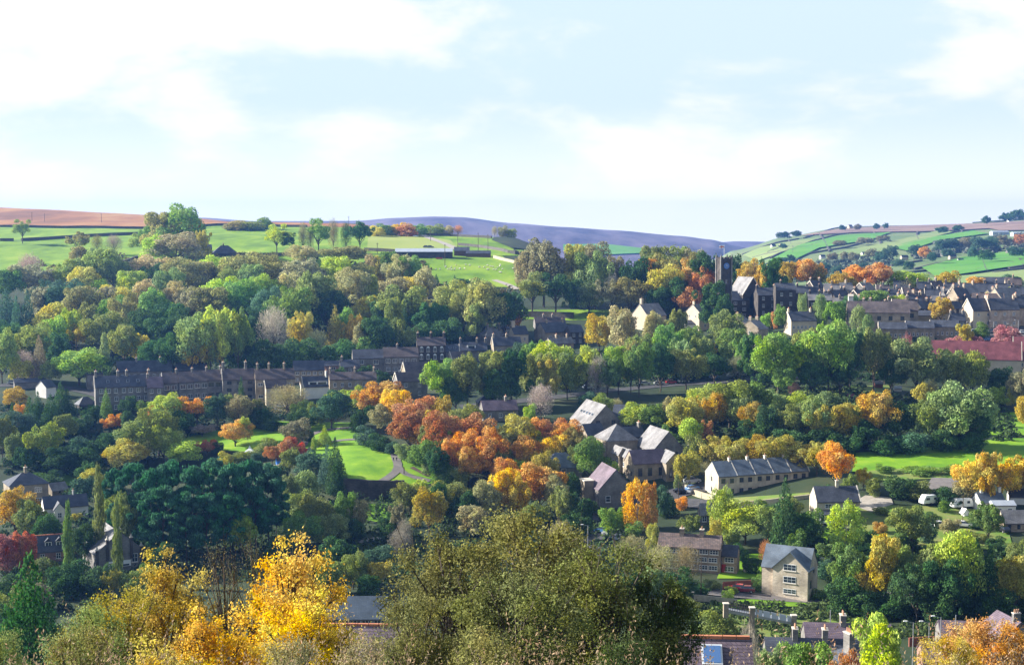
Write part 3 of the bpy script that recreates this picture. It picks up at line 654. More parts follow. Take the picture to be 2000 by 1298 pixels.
def figure(px, py, hgt, label, deg=0, D=None):
    P = at(px, py, D) if D else hit(px, py)+Vector((0,0,.15)); V = []; E = []; Rr = []
    def v(x, y, z, r): V.append((x,y,z)); Rr.append(r); return len(V)-1
    def c(a, *pts):
        for p in pts: b = v(*p); E.append((a,b)); a = b
        return a
    pel = v(0,0,.92,.15); ch = c(pel, (0,0,1.15,.15),(0,0,1.4,.17)); nk = c(ch, (0,0,1.5,.07)); hd = c(nk, (0,-.02,1.6,.1),(0,-.03,1.7,.11))
    for s_ in (-1,1):
        c(pel, (.1*s_,-.02*s_,.85,.1),(.11*s_,-.16*s_,.48,.07),(.11*s_,-.13*s_,.08,.05),(.11*s_,-.25*s_-.05,.04,.045))
        c(ch, (.2*s_,0,1.4,.07),(.25*s_,.05*s_,1.12,.05),(.24*s_,-.08*s_,.86,.04),(.23*s_,-.11*s_,.78,.035))
    me = bpy.data.meshes.new('person'); me.from_pydata(V, E, []); o = link('person', me, None, P, R(deg)); o.scale = (hgt/1.8,)*3
    sk = o.modifiers.new('s','SKIN'); 
    for i, q in enumerate(Rr): me.skin_vertices[0].data[i].radius = (q, q*.8) if False else (q, q)
    me.skin_vertices[0].data[0].use_root = True
    sb = o.modifiers.new('u','SUBSURF'); sb.levels = sb.render_levels = 1
    me.materials.append(M['cloth'])
    return tag(o, label, 'person', None)
def sheep_mesh():
    V = []; Fq = []; mb = MB()
    n = 8
    for a, b, ra, rb in [((-.5,0,.62),(-.38,0,.64),.12,.3),((-.38,0,.64),(.3,0,.64),.3,.3),((.3,0,.64),(.45,0,.66),.3,.14)]: mb.tube(a, b, ra, rb, 'wool', n)
    mb.tube((.42,0,.7),(.62,0,.62),.12,.1,'wool',6); mb.tube((.6,0,.62),(.8,0,.5),.1,.05,'bark',6)
    for x in (-.3,.25):
        for y in (-.13,.13): mb.tube((x,y,.45),(x,y,0),.06,.035,'bark',5)
    return mb
# ------------------------------------------------------------------ poles, lamps
def pole(px, py, h, label, arm=True, D=None, grp=None, r=.14, k='pole', lamp=False, name='telegraph_pole', cat='pole', which='n'):
    P = at(px, py, D) if D else hit(px, py, which)
    root = empty(name, P); tag(root, label, cat, grp); mb = MB(); mb.tube((0,0,-.5),(0,0,h),r,r*.7,k,7); add(root, mb, 'post')
    if arm and not lamp:
        a = MB(); a.box(-.9,.9,-.06,.06,h-.6,h-.45,k); 
        for x in (-.8,-.4,.4,.8): a.tube((x,0,h-.45),(x,0,h-.25),.04,.05,'white',5)
        add(root, a, 'crossarm')
    if lamp:
        a = MB(); a.tube((0,0,h-.1),(-1.1,0,h+.25),.05,.04,k,5); add(root, a, 'arm'); b = MB(); b.box(-1.7,-1.05,-.14,.14,h+.2,h+.32,'white'); add(root, b, 'lamp_head')
    return root
# ------------------------------------------------------------------ fields, lawns, roads
drape('upland_pasture', [(-1100,770),(-560,880),(-330,845),(-150,830),(5,850),(12,1195),(-60,1300),(-250,1290),(-420,1190),(-1100,1200)], 'pasture', 14, .15, world=True)
drape('bracken_moor', [(-1300,1205),(-420,1195),(-250,1295),(-60,1305),(-40,1500),(-150,2300),(-1300,2300)], 'moor', 25, .3, world=True)
drape('hay_field', [(716,492),(720,459),(800,458),(880,470),(900,488),(770,490)], 'pasture_pale', 12, .5)
drape('sheep_field', [(835,530),(845,504),(960,503),(1020,512),(1030,560),(1000,562),(880,560),(838,550)], 'pasture', 10, .4)
drape('terraced_pasture', [(880,470),(800,456),(870,458),(1035,468),(1042,500),(960,500),(900,488)], 'pasture', 12, .3)
drape('dry_bank', [(800,453),(860,446),(930,444),(960,452),(935,458),(840,458)], 'pasture_pale', 12, .6)
drape('park_lawn', [(330,866),(345,832),(440,842),(500,824),(620,828),(700,836),(742,858),(785,880),(835,915),(862,938),(780,962),(690,962),(640,945),(600,880),(520,884),(430,880)], 'lawn', 3.5, .12)
drape('lower_lawn', [(700,1012),(715,984),(772,984),(775,1004),(740,1020)], 'lawn', 3, .15)
drape('park_lawn', [(500,868),(505,822),(700,826),(705,850),(640,868)], 'lawn', 3.5, .14)
drape('riverside_field', [(1664,922),(1672,884),(1760,880),(1880,866),(1960,856),(2060,856),(2060,905),(1960,914),(1800,916)], 'lawn', 4, .15)
drape('upper_meadow', [(1900,850),(1925,808),(2080,800),(2080,850)], 'lawn', 4, .15)
drape('rough_bank', [(1700,940),(1668,922),(1800,914),(1960,912),(2060,905),(2060,930),(1880,934)], 'rough', 4, .25)
drape('cottage_garden', [(1560,1080),(1570,1045),(1610,1035),(1700,1040),(1740,1080),(1690,1100),(1600,1100)], 'lawn', 3, .15)
drape('yard', [(1660,985),(1690,968),(1740,972),(1745,985),(1700,1000)], 'gravel', 3, .2)
drape('rough_grass', [(1650,1030),(1680,985),(1850,990),(1960,1000),(1980,1075),(1800,1070)], 'rough', 4, .14)
drape('verge', [(1390,1190),(1400,1175),(1500,1168),(1640,1168),(1640,1182),(1500,1186)], 'lawn', 3, .15)
drape('embankment', [(1340,1250),(1360,1190),(1500,1190),(1700,1196),(1720,1262),(1500,1262)], 'rough', 3, .12)
drape('hill_garden', [(1400,1130),(1420,1085),(1490,1080),(1486,1130)], 'lawn', 3, .15)
drape('cliff_garden', [(1925,1150),(1940,1100),(2050,1090),(2050,1180)], 'lawn', 3, .15)
drape('left_lawn', [(30,950),(40,930),(140,925),(175,935),(160,948)], 'lawn', 3, .15)
drape('churchyard_grass', [(990,622),(1000,606),(1240,604),(1250,620),(1120,626)], 'pasture', 6, .15)
drape('allotment_ground', [(1500,790),(1520,758),(1740,752),(1750,785),(1640,800)], 'rough', 4, .15)
strip('park_path', [(600,880),(640,862),(690,858),(730,858),(752,866),(768,880),(774,900),(782,920),(770,934),(740,944)], 2.6, 'path', .25)
strip('park_path', [(775,905),(782,926),(800,936),(840,940)], 2.2, 'path', .26)
strip('park_path', [(590,872),(600,850),(640,838),(690,836)], 3.2, 'path', .25)
drape('flower_bed', [(800,915),(830,930),(855,934),(830,926),(808,912)], 'soil', 2, .3)
drape('flower_bed', [(745,946),(775,938),(795,944),(770,950)], 'soil', 2, .3)
drape('flower_bed', [(690,954),(720,950),(718,957),(695,959)], 'soil', 2, .3)
strip('valley_road', [(900,795),(1000,785),(1100,774),(1200,762),(1300,752),(1400,746),(1500,742),(1700,736)], 7, 'road', .18)
strip('upper_road', [(0,752),(60,752),(160,762),(300,800)], 5.5, 'road', .18)
strip('hill_street', [(440,800),(560,800),(640,796),(740,772)], 6, 'road', .18)
strip('school_lane', [(1180,1100),(1150,1040),(1140,1005),(1200,985),(1290,975),(1400,985),(1440,998)], 7, 'road', .2)
strip('school_lane', [(1290,975),(1340,955),(1400,950),(1420,940)], 8, 'road', .21)
strip('river_road', [(1330,1150),(1400,1160),(1480,1165),(1560,1172),(1650,1168),(1780,1160)], 5, 'path', .2)
strip('car_park_road', [(1840,690),(1900,676),(1960,664),(2040,656)], 9, 'path', .25)
drape('car_park', [(1880,668),(1890,645),(2040,636),(2040,660),(1960,672)], 'road', 3, .22)
drape('playground', [(1810,950),(1820,934),(1880,936),(1875,962),(1830,966)], 'path', 3, .3)
strip('farm_track', [(795,455),(830,462),(860,474),(890,487),(905,492)], 6, 'gravel', .7)
strip('footpath', [(700,1060),(725,1052),(745,1050)], 2.5, 'gravel', .2)
strip('footpath', [(965,548),(990,556),(1010,566)], 4, 'gravel', .5)
drape('quarry_bank', [(960,470),(975,456),(1030,458),(1047,470),(1040,490),(1000,486)], 'woodland', 10, .8)
drape('moor_edge_field', [(1100,479),(1180,478),(1270,488),(1260,496),(1160,500),(1100,492)], 'fieldA', 30, 2.5, 'm')
# far hillside fields, from the photograph's field pattern
FFS = [('fieldA', [(1500,512),(1560,480),(1640,462),(1740,455),(1700,470),(1600,486),(1530,520)]), ('fieldB', [(1450,500),(1480,486),(1560,470),(1600,466),(1540,490),(1480,512)]),
 ('fieldA', [(1800,525),(1880,505),(1960,495),(2100,478),(2100,505),(1900,535),(1830,545)]), ('fieldB', [(1730,560),(1800,548),(1900,540),(2100,520),(2100,548),(1860,566)]),
 ('fieldB', [(1600,520),(1700,500),(1760,482),(1860,455),(1840,450),(1740,474),(1640,494)]), ('fieldA', [(1740,485),(1800,468),(1900,452),(1930,458),(1840,470),(1770,492)]),
 ('fieldC', [(1560,462),(1640,448),(1780,442),(1900,438),(1960,436),(1930,448),(1800,454),(1680,455)]), ('fieldC', [(1900,440),(2100,425),(2100,450),(1950,452)]), ('fieldB', [(1590,545),(1640,535),(1720,530),(1700,542),(1620,556)])]
for i, (k_, p_) in enumerate(FFS): drape('far_field', p_, k_, 22, 2.0, 'f')
WL = [[(1500,494),(1560,478),(1640,458),(1655,456)], [(1555,494),(1600,474),(1700,462),(1715,458)], [(1505,505),(1580,482)], [(1450,498),(1500,480),(1560,467)], [(1612,480),(1680,464),(1710,456)], [(1740,474),(1800,462),(1930,444)], [(1740,520),(1800,510)],
 [(1785,527),(1850,512),(1950,498),(2050,480)], [(1815,534),(1900,518),(2000,506),(2060,498)], [(1880,533),(1960,518),(2050,505)], [(1940,535),(2000,525),(2060,518)], [(1970,525),(2050,512)], [(1810,548),(1860,543)], [(1620,512),(1700,500)], [(1530,516),(1560,507)],
 [(1570,466),(1620,449),(1660,443),(1760,442),(1850,442),(1960,433),(2060,424)]]
WL += [[(1560,500),(1640,486),(1700,472)],[(1470,505),(1530,492),(1590,478)],[(1655,474),(1700,462)],[(1600,458),(1612,474),(1620,492)],[(1540,470),(1550,484),(1548,500)],[(1700,446),(1712,462),(1722,480)],[(1800,443),(1790,458),(1795,470)],[(1870,441),(1880,455)],[(1850,526),(1930,512),(2040,495)],[(1840,515),(1850,536)],[(1920,508),(1928,530)],[(1985,498),(2000,520)],[(1690,545),(1760,535),(1830,528)],[(1580,540),(1660,528)],[(1900,432),(1980,424),(2040,420)]]
for i, w_ in enumerate(WL):
    strip('field_wall', w_, 2.4, 'wall', which='f', h=1.9, step=20, label='dark dry stone wall dividing the green fields of the far right hillside', cat='wall', group='dry stone walls on the far hillside')
NW = [([(0,444),(120,446),(300,447),(420,441),(520,442),(600,444)], 'dark wall between the green pasture and the orange moor'), ([(42,471),(120,466),(200,461),(300,457)], 'sloping dark wall across the left pasture below the moor wall'),
 ([(0,471),(27,471)], 'short dark wall at the left edge of the pasture'), ([(240,516),(262,508),(276,503)], 'short dark wall in the gap above the hillside wood'), ([(395,498),(470,500),(560,500),(640,497),(715,494)], 'long dark wall along the foot of the pasture under the tall open trees'),
 ([(716,459),(780,459),(800,458)], 'wall along the top of the pale hay field'), ([(800,460),(880,462),(960,466)], 'dark wall below the dry grass bank'), ([(896,480),(940,484),(1000,497),(1030,500)], 'dark wall across the stepped pasture above the sheds'),
 ([(712,490),(770,493)], 'dark wall between hay field and white-roofed shed'), ([(965,505),(1000,514),(1035,524)], 'pale wall along the right side of the sheep field'), ([(640,455),(650,470)], 'hidden cross wall')]
for p_, l_ in NW[:-1]: strip('field_wall', p_, 1.2, 'wall' if 'pale' not in l_ or 'hay' in l_ else 'wall_pale', h=2.2, step=8, label=l_, cat='wall', group='dry stone walls in the upper pastures')
strip('school_wall', [(1345,868),(1375,880),(1400,892),(1425,905)], .8, 'wall_pale', h=1.8, label='long pale sunlit stone wall running down behind the slate terrace', cat='wall')
strip('lane_wall', [(1335,953),(1352,966),(1395,978)], .6, 'wall_pale', h=1.5, label='sunlit yellowish stone wall beside the lane in front of the terrace gable', cat='wall')
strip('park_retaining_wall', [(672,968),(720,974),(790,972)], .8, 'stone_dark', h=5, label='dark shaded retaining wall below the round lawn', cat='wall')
strip('terrace_wall', [(1420,990),(1480,984),(1540,978),(1585,972)], .5, 'wall_pale', h=1.0, label='low pale garden wall in front of the slate terrace', cat='wall')
drape('terrace_patio', [(1405,974),(1500,968),(1580,962),(1588,972),(1500,982),(1415,988)], 'rough', 2, .15)
strip('garden_wall', [(1355,1172),(1400,1176),(1440,1180)], .5, 'wall_pale', h=1.2, label='pale garden wall leading to the footbridge ramp', cat='wall')
strip('churchyard_wall', [(1000,618),(1060,620),(1120,622)], .8, 'stone_dark', h=3, label='dark churchyard wall behind the stone cottages', cat='wall')
# ------------------------------------------------------------------ houses
H_ = house
# lower right
r, (P, L, W, Hh, ri) = H_(1533,1166, 96,60, 60,36, -17,'stone_tan','slate_new','stone_house','new three-storey stone house with pale slate roof and front gable', ch=(), win=None, coping=False, over=.35, D=298)
d = MB(); gw = L*.74; gx = L*.13
d.prism([(-gw/2,-4),(gw/2,-4),(gw/2,Hh),(0,Hh+ri*.9),(-gw/2,Hh)], -1.0, .5, 'rubble', 'y'); 
d2 = MB(); d2.v = [(x, y, z) for x, y, z in d.v]
def gable_wing(root, cx, gw, y0, y1, Hh, ri, wall, roofm, ov=.35, th=.22):
    w_ = MB(); n = [(-gw/2,-4),(gw/2,-4),(gw/2,Hh),(0,Hh+ri),(-gw/2,Hh)]
    w_.solid([(cx+x, y0, z) for x, z in n]+[(cx+x, y1, z) for x, z in n], [(i, (i+1) % 5, 5+(i+1) % 5, 5+i) for i in range(5)]+[(4,3,2,1,0),(5,6,7,8,9)], wall); w_.build('gable_wing', root)
    k = ri/(gw/2); m_ = [(-gw/2-ov,Hh-ov*k+.03),(0,Hh+ri+.03),(gw/2+ov,Hh-ov*k+.03),(gw/2+ov,Hh-ov*k+th),(0,Hh+ri+th+.05),(-gw/2-ov,Hh-ov*k+th)]
    q = MB(); q.solid([(cx+x, y0-ov, z) for x, z in m_]+[(cx+x, y1, z) for x, z in m_], [(i, (i+1) % 6, 6+(i+1) % 6, 6+i) for i in range(6)]+[(5,4,3,2,1,0),(6,7,8,9,10,11)], roofm); q.build('gable_roof', root)
gable_wing(r, gx, gw, -.9, W/2, Hh, ri*.92, 'stone_tan', 'slate_new')
for z in (Hh*.78+1.1, Hh*.48+.4, Hh*.2-.1):
    link('window', window_mesh(2.7, 1.35 if z > 2 else 1.0, 3, 'frame'), r, (gx-.1, -.9, z))
link('window', window_mesh(1.0,1.7,1,'dark_frame'), r, (L/2, W*.2, Hh*.35), math.pi/2); link('window', window_mesh(.8,1.1,1,'dark_frame'), r, (L/2, W*.55, Hh*.8), math.pi/2)
s_ = MB(); s_.box(-1.6,1.6,-.05,.4,0,2.4,'stone_pale'); 
r,_ = H_(1345,1114, 124,50, 47,20, -8,'rubble','tile_mix','cottage_row','row of old brown stone cottages with weathered brown roof beside the bare trees', ch=(.36,.68), win=(6,3), winm=(1.9,1.0,3,'frame'), rwin=(1,2), D=322, chs=(.9,1.4,1.3,2))
r,_ = H_(1424,1120, 30,40, 36,16, -8,'rubble','slate','cottage','small stone lean-to cottage with red door at the right end of the cottage row', win=(1,2), winm=(2.0,1.1,3,'frame'), D=318, coping=False)
d = MB(); d.box(-.5,.5,-.06,0,0,2.1,'door_red'); add(r, d, 'door', (-1.2,0,0))
H_(1382,1023, 28,26, 20,18, 12,'stone','slate_grey','small_house','small stone house with pale sunlit roof and rooflight behind the cottage row', gf=False, win=(2,1), sky=1)
terr = terrace(5, 1403, 971, 5.35, 9.0, 5.7, 3.2, 24, ['leftmost slate-roofed terrace house with the sunlit blank gable', 'second slate terrace house from the sunlit gable', 'middle house of the five slate-roofed terrace houses',
   'fourth terrace house, behind the dark spruce', 'rightmost terrace house, beside the orange tree'], step=.1, wall='stone_cream', roof='slate_new', name='terrace_house', ch=[(.97,), (.97,), (.97,), (.97,), (.97,)], win=(2,2), winm=(1.2,1.3,2,'dark_frame'), coping='r', grp='stone terrace of five', chs=(.5,.9,.9,1), chk='coping', gwin=[(1,2),None,None,None,None])
r,_ = H_(1637,1018, 86,60, 40,24, 15,'stone_cream','slate','detached_house','detached house with dark blue roof, sunlit gable and white conservatory', ch=(.55,), win=(2,1), winm=(1.6,1.0,2,'frame'), coping='r', D=338, rows_z=(3.4,), chs=(.7,.9,1.5,2))
cb = MB(); cb.box(-4.9,-.2,-2.2,-.01,0,.7,'white'); cb.box(-4.8,-.3,-2.1,-.02,.7,2.2,'glass'); cb.solid([(-5,-2.35,2.2),(-.1,-2.35,2.2),(-.1,0,2.2),(-5,0,2.2),(-5,-.02,2.9),(-.1,-.02,2.9)], [(0,1,2,3),(0,4,5,1),(0,3,4),(1,5,2),(3,2,5,4)], 'slate')
for i in range(6): cb.box(-4.9+i*.92,-4.78+i*.92,-2.25,-2.12,0,2.2,'white')
add(r, cb, 'conservatory')
# bungalows at the right edge
H_(1940,1000, 52,40, 20,16, 30,'render','slate_new','white_cottage','white cottage with blue-grey roof behind the small round tree at the right', ch=(.2,.95), win=(2,1), chs=(.7,.7,1.2,1), chk='render')
H_(1990,1038, 60,40, 18,20, 20,'stone_pink','slate_grey','bungalow','bungalow with orange stone wall and grey roof at the right edge', win=(3,1), winm=(.8,1.1,1,'dark_frame'))
H_(1962,1010, 44,30, 24,6, 20,'render','sheet','white_extension','flat-roofed white building between cottage and orange bungalow', win=(2,1))
H_(1992,985, 40,30, 16,12, 10,'render','slate','white_cottage','low dark-roofed white cottage at the far right edge above the bungalow')
H_(1964,1003, 10,12, 8,6, 20,'white','white','garden_shed','tiny white garden shed under the white caravan', cat='shed', gf=True, base=hit(1887,1008))
def caravan(px, py, L, rot, label):
    root = empty('caravan', hit(px, py), R(rot)); tag(root, label, 'caravan', 'white caravans')
    b = MB(); b.solid([(-L/2,-1.1,.5),(L/2,-1.1,.5),(L/2,1.1,.5),(-L/2,1.1,.5),(-L/2+.1,-1.1,1.5),(L/2-.1,-1.1,1.5),(L/2-.1,1.1,1.5),(-L/2+.1,1.1,1.5),(-L/2+.8,-1,2.6),(L/2-.6,-1,2.6),(L/2-.6,1,2.6),(-L/2+.8,1,2.6)],
      [(0,3,2,1),(0,1,5,4),(1,2,6,5),(2,3,7,6),(3,0,4,7),(4,5,9,8),(5,6,10,9),(6,7,11,10),(7,4,8,11),(8,9,10,11)], 'white')
    bo = add(root, b, 'body'); mv = bo.modifiers.new('b','BEVEL'); mv.width = .15; mv.segments = 3
    g = MB(); g.box(-1.4,-.3,-1.13,-1.06,1.4,2.0,'glass'); g.box(.9,1.7,-1.13,-1.06,1.4,2.0,'glass'); add(root, g, 'window'); w = MB(); w.tube((0,-1.15,.35),(0,1.15,.35),.35,.35,'tyre',10); add(root, w, 'wheel')
caravan(1878,992, 5.6, 15, 'long white caravan parked beside the small white shed'); caravan(1813,985, 4.4, 20, 'shorter white caravan half behind the olive tree')
# school and its neighbours
H_(1183,852, 70,104, 24,37, 22,'stone','slate_grey','school_hall','big stone hall with a sheet of sunlit grey roof above the orange trees', cat='school', gf=True, win=(2,1), winm=(1.4,2.4,2,'dark_frame'), rows_z=(2.8,), sky=5, chs=(.5,.5,.4,1))
H_(1214,836, 40,60, 20,22, -10,'stone','slate','annexe','dark-roofed stone annexe behind the big hall gable', cat='school', win=(2,1))
H_(1165,868, 40,46, 20,18, 26,'stone_pale','slate','school_wing','low school wing with a small bright gable under the big hall', cat='school', win=(1,1))
H_(1235,872, 56,40, 20,16, 24,'stone','slate','school_wing','jumble of low dark roofs between the two bright school roofs', cat='school', win=(3,1), ch=(.9,))
r,_ = H_(1216,892, 64,70, 32,28, 22,'stone_pale','slate_grey','school_block','hip-roofed school block with one sunlit roof side and tall gable windows', cat='school', hip=True, gf=True, gwin=(3,1))
H_(1306,902, 66,92, 24,36, 24,'stone','slate_grey','school_hall','large school hall with the brightest pale grey roof, right of the group', cat='school', gf=True, win=(2,1), winm=(1.2,2.2,1,'dark_frame'))
r,(P,L,W,Hh,ri) = H_(1270,937, 70,50, 34,22, 22,'stone_pale','tile_purple','school_building','school front with purplish roof and row of small sunlit gables on the left', cat='school', win=(3,1), winm=(1.3,2.4,2,'dark_frame'), rows_z=(1.2,), gwin=(2,1), door=.4)
H_(1318,938, 36,50, 36,18, 22,'stone_pale','slate_grey','school_building','right-hand gable wing of the school front with tall dark windows', cat='school', gf=True, win=(2,1), winm=(.9,2.8,1,'dark_frame'), rows_z=(.9,))
for i in range(3):
    H_(1216+i*13,922+i*4, 15,40, 36,12, 22,'stone_pale','slate_grey','school_bay', ['left','middle','right'][i]+' of three little sunlit gables on the school front', cat='school', gf=True, gwin=(2,1), grp='three small gabled school bays')
H_(1101,940, 74,52, 27,26, 14,'stone','slate_new','caretaker_house','square stone building with blue hipped roof and pale door, left of the school', hip=True, win=(1,1), winm=(1.4,2.8,1,'white'), rows_z=(1.0,))
r,(P,L,W,Hh,ri) = H_(1203,992, 70,92, 38,38, 18,'stone','tile_purple','chapel','stone chapel with steep purple-grey roof in front of the school', cat='chapel', gf=True, win=(2,1), winm=(1.3,1.7,1,'frame'), rows_z=(1.8,))
t_ = MB(); t_.box(-L/2-2.6,-L/2-.01,5,9,-4,Hh+1.5,'stone_pale'); t_.box(-L/2-2.8,-L/2+.1,4.8,9.2,Hh+1.502,Hh+1.8,'coping'); add(r, t_, 'porch_tower')
H_(978,822, 70,40, 22,16, 12,'stone','tile_purple','low_school_building','low building with lilac slate roof and small gable behind the rust trees', ch=(.7,), win=(3,1), D=470)
H_(955,800, 40,30, 14,14, 12,'stone','slate','dark_roofed_house','dark blue hipped roof beside the parked cars on the valley road', hip=True)
# left terraces
H_(242,802, 106,50, 48,19, 4,'stone','slate','terrace_block','tall three-storey stone terrace with slate roof and sunlit cream gable', ch=(.0,.42,.58,.99), win=(7,3), gwin=(1,3), sky=4, coping='l', D=500, chs=(.8,1.4,1.8,3), winm=(1.2,1.5,2,'frame'))
H_(304,800, 30,46, 44,18, 4,'stone','tile_purple','terrace_house','pinkish-roofed house joined to the right end of the slate terrace', ch=(.02,), win=(2,3), D=503)
for i, (x, y, lab) in enumerate([(334,786,'first of the stepped brown-roofed houses, nearest the slate terrace'), (365,784,'second stepped brown-roofed house with white framed windows'), (393,782,'third stepped brown-roofed house with white framed windows'), (420,780,'fourth stepped brown-roofed house with dark windows')]):
    H_(x, y, 29.5,44, 39,17, 4, 'stone','tile_brown','stepped_house', lab, win=(2,2), winm=(1.9,1.5,2,'frame' if i < 3 else 'dark_frame'), ch=(.97,) , D=520, grp='stepped terrace on the left', coping=('l' if i == 0 else False))
H_(468,782, 64,46, 42,18, 4,'stone','tile_brown','terrace_house','brown-roofed house with tall sunlit chimney gable in the middle of the street', ch=(.02,.72), win=(3,3), winm=(1.7,1.2,2,'dark_frame'), coping='l', D=525, chs=(.8,1.4,2.6,3))
H_(283,744, 104,40, 20,18, 3,'stone','slate','long_building','long slate-roofed building behind the terrace with a row of lit windows', ch=(.36,.8), win=(8,1), D=585)
H_(375,738, 60,36, 16,12, 3,'stone_dark','slate','dark_cottage','dark low cottages behind the stepped houses', ch=(.3,.85), win=(2,1), D=590)
H_(186,760, 30,36, 30,14, 4,'stone','slate','small_terrace_house','small house left of the tall sunlit cream gable', ch=(.1,), win=(1,2), D=540)
H_(538,785, 76,46, 46,17, 3,'stone_pale','tile_brown','terrace_house','wide brown-roofed terrace house with red blinds behind the bare willow', ch=(.06,.36,.75), win=(5,2), winm=(1.8,1.1,2,'frame'), D=545, chs=(.7,1.2,2.0,2))
H_(604,748, 60,40, 26,16, 3,'stone_pale','slate','terrace_house','pale fronted house row with dark slate roof above the white dormer house', win=(5,2), D=605, winm=(1.3,1.2,2,'frame'))
H_(649,738, 28,36, 24,8, 3,'brick','slate','brick_house','dark red brick house in the shaded street', win=(1,2), winm=(2.6,1.3,3,'frame'), D=615)
H_(684,742, 38,36, 26,12, 3,'stone','slate','dark_house','dim stone house right of the red brick house', win=(1,2), D=615, ch=(.1,))
r,(P,L,W,Hh,ri) = H_(618,778, 50,40, 24,17, 10,'render','slate','dormer_house','slate-roofed house with wide white dormer and sunlit white gable', ch=(.98,), coping='l', D=520, chs=(.6,1.2,2.0,2))
dm = MB(); dm.box(-L*.3,L*.45,.6,3.0,Hh+.2,Hh+1.75,'white'); dm.box(-L*.33,L*.48,.45,3.6,Hh+1.752,Hh+1.9,'slate'); dm.box(-L*.24,L*.02,.55,.62,Hh+.55,Hh+1.5,'glass'); dm.box(L*.08,L*.4,.55,.62,Hh+.55,Hh+1.5,'glass'); add(r, dm, 'dormer')
H_(690,762, 92,36, 22,12, 4,'stone_pale','tile_brown','low_terrace','long low brown-roofed terrace above the yellow-green bushes', ch=(.02,.55,.96), win=(6,1), D=555, chs=(.6,1.1,1.6,2))
H_(541,790, 42,30, 34,12, 10,'cream','tile_brown','outbuilding','narrow house with white sunlit gable left of the bare willow', D=512, coping='l')
H_(720,731, 62,42, 32,15, 3,'stone','slate','street_house','left end house of the long street terrace with bay window', win=(2,2), winm=(2.0,1.5,2,'frame'), D=640, coping='r', grp='long street terrace')
H_(784,729, 68,42, 33,16, 3,'stone','tile_brown','street_house','long middle part of the street terrace with white windows', win=(5,2), ch=(.4,), winm=(1.8,1.5,3,'frame'), D=640, grp='long street terrace')
H_(843,716, 56,40, 42,14, 3,'stone_dark','tile_brown','tall_house','tall dark house with four pairs of white arched windows', ch=(.02,.5,.96), win=(4,2), winm=(1.35,1.6,2,'frame'), rows_z=(3.2,6.3), arch=True, D=645, chs=(.8,1.4,2.0,3))
H_(884,714, 26,36, 28,12, 3,'stone','slate','narrow_house','narrow house right of the arched-window house', win=(1,2), D=650, coping='r', sky=2)
r,(P,L,W,Hh,ri) = H_(925,706, 54,36, 22,14, 4,'stone','slate','dormer_cottage','cottage with small white dormer beside tall chimneys', ch=(.0,.65,.98), win=(2,1), D=665, chs=(.8,1.3,1.8,3))
dm = MB(); dm.box(-2.6,1.0,1.0,4,Hh+.6,Hh+2.2,'white'); dm.box(-2.1,.5,.94,1.0,Hh+.9,Hh+1.9,'glass'); dm.box(-2.8,1.2,.8,4,Hh+2.202,Hh+2.35,'slate'); add(r, dm, 'dormer')
H_(898,716, 30,30, 14,14, 20,'cream','tile_brown','gabled_cottage','small cottage with bright gable peeping over the green trees', D=635, coping='l')
H_(838,741, 62,30, 14,16, 20,'stone_pale','tile_brown','gabled_cottage','cottage with bright pointed gable below the arched-window house', win=(5,1), winm=(1.0,1.2,2,'frame'), coping='l', D=575, base=hit(822,738))
H_(806,777, 60,34, 34,15, 16,'stone','tile_brown','gabled_cottage','cottage with pointed sunlit gable behind the rust coloured trees', win=(2,2), coping='l', D=545)
H_(992,696, 56,34, 22,15, 10,'stone_pale','slate','gabled_cottage','stone cottage with sunlit gable and light panels above the tree row', ch=(.02,.5), win=(3,1), winm=(1.8,1.2,2,'frame'), coping='l', D=660)
H_(968,672, 44,34, 16,16, 30,'stone','slate_grey','hipped_cottage','cottage with pale grey roof and paired chimneys under the wood', ch=(.3,.9), D=690, hip=True)
H_(984,654, 22,20, 12,4, 5,'render','slate','white_dormer_cottage','tiny white upper storey peeping above the pale roofed cottage', win=(1,1), D=700)
H_(1018,672, 30,34, 20,14, 20,'cream','slate','end_cottage','cottage with big square sunlit chimney between roofs', ch=(.1,), win=(2,1), D=680, chs=(1.6,1.6,2.4,1))
H_(1090,668, 54,52, 20,17, 26,'stone_pale','slate','gabled_house','stone house with large double sunlit gable below the churchyard', ch=(.25,.9), win=(3,1), winm=(1.6,1.2,3,'frame'), D=690, gwin=(1,1))
H_(1127,672, 28,36, 24,12, 20,'stone_dark','slate','dark_cottage','dark cottage at the right end below the churchyard', win=(2,2), D=690)
H_(1075,640, 60,24, 10,10, 10,'stone','tile_brown','rear_cottages','half-hidden roofs behind the double-gabled house', ch=(.3,.6), D=735)
H_(1098,682, 50,24, 12,10, 24,'stone_pale','slate_grey','low_roofs','low pale roofs just above the yellow-green trees', ch=(.35,.8), D=660)
H_(60,758, 60,24, 12,6, 5,'stone','slate','garage_block','low flat garage block beside the parked car at the left', cat='garage', D=560)
H_(100,775, 24,30, 20,12, 40,'render','slate','white_house','small white house half hidden in the trees at the left', D=530)
H_(172,800, 34,24, 10,14, 20,'stone_dark','slate','glasshouse','dark pointed conservatory roof in front of the cream gable', cat='conservatory', hip=True)
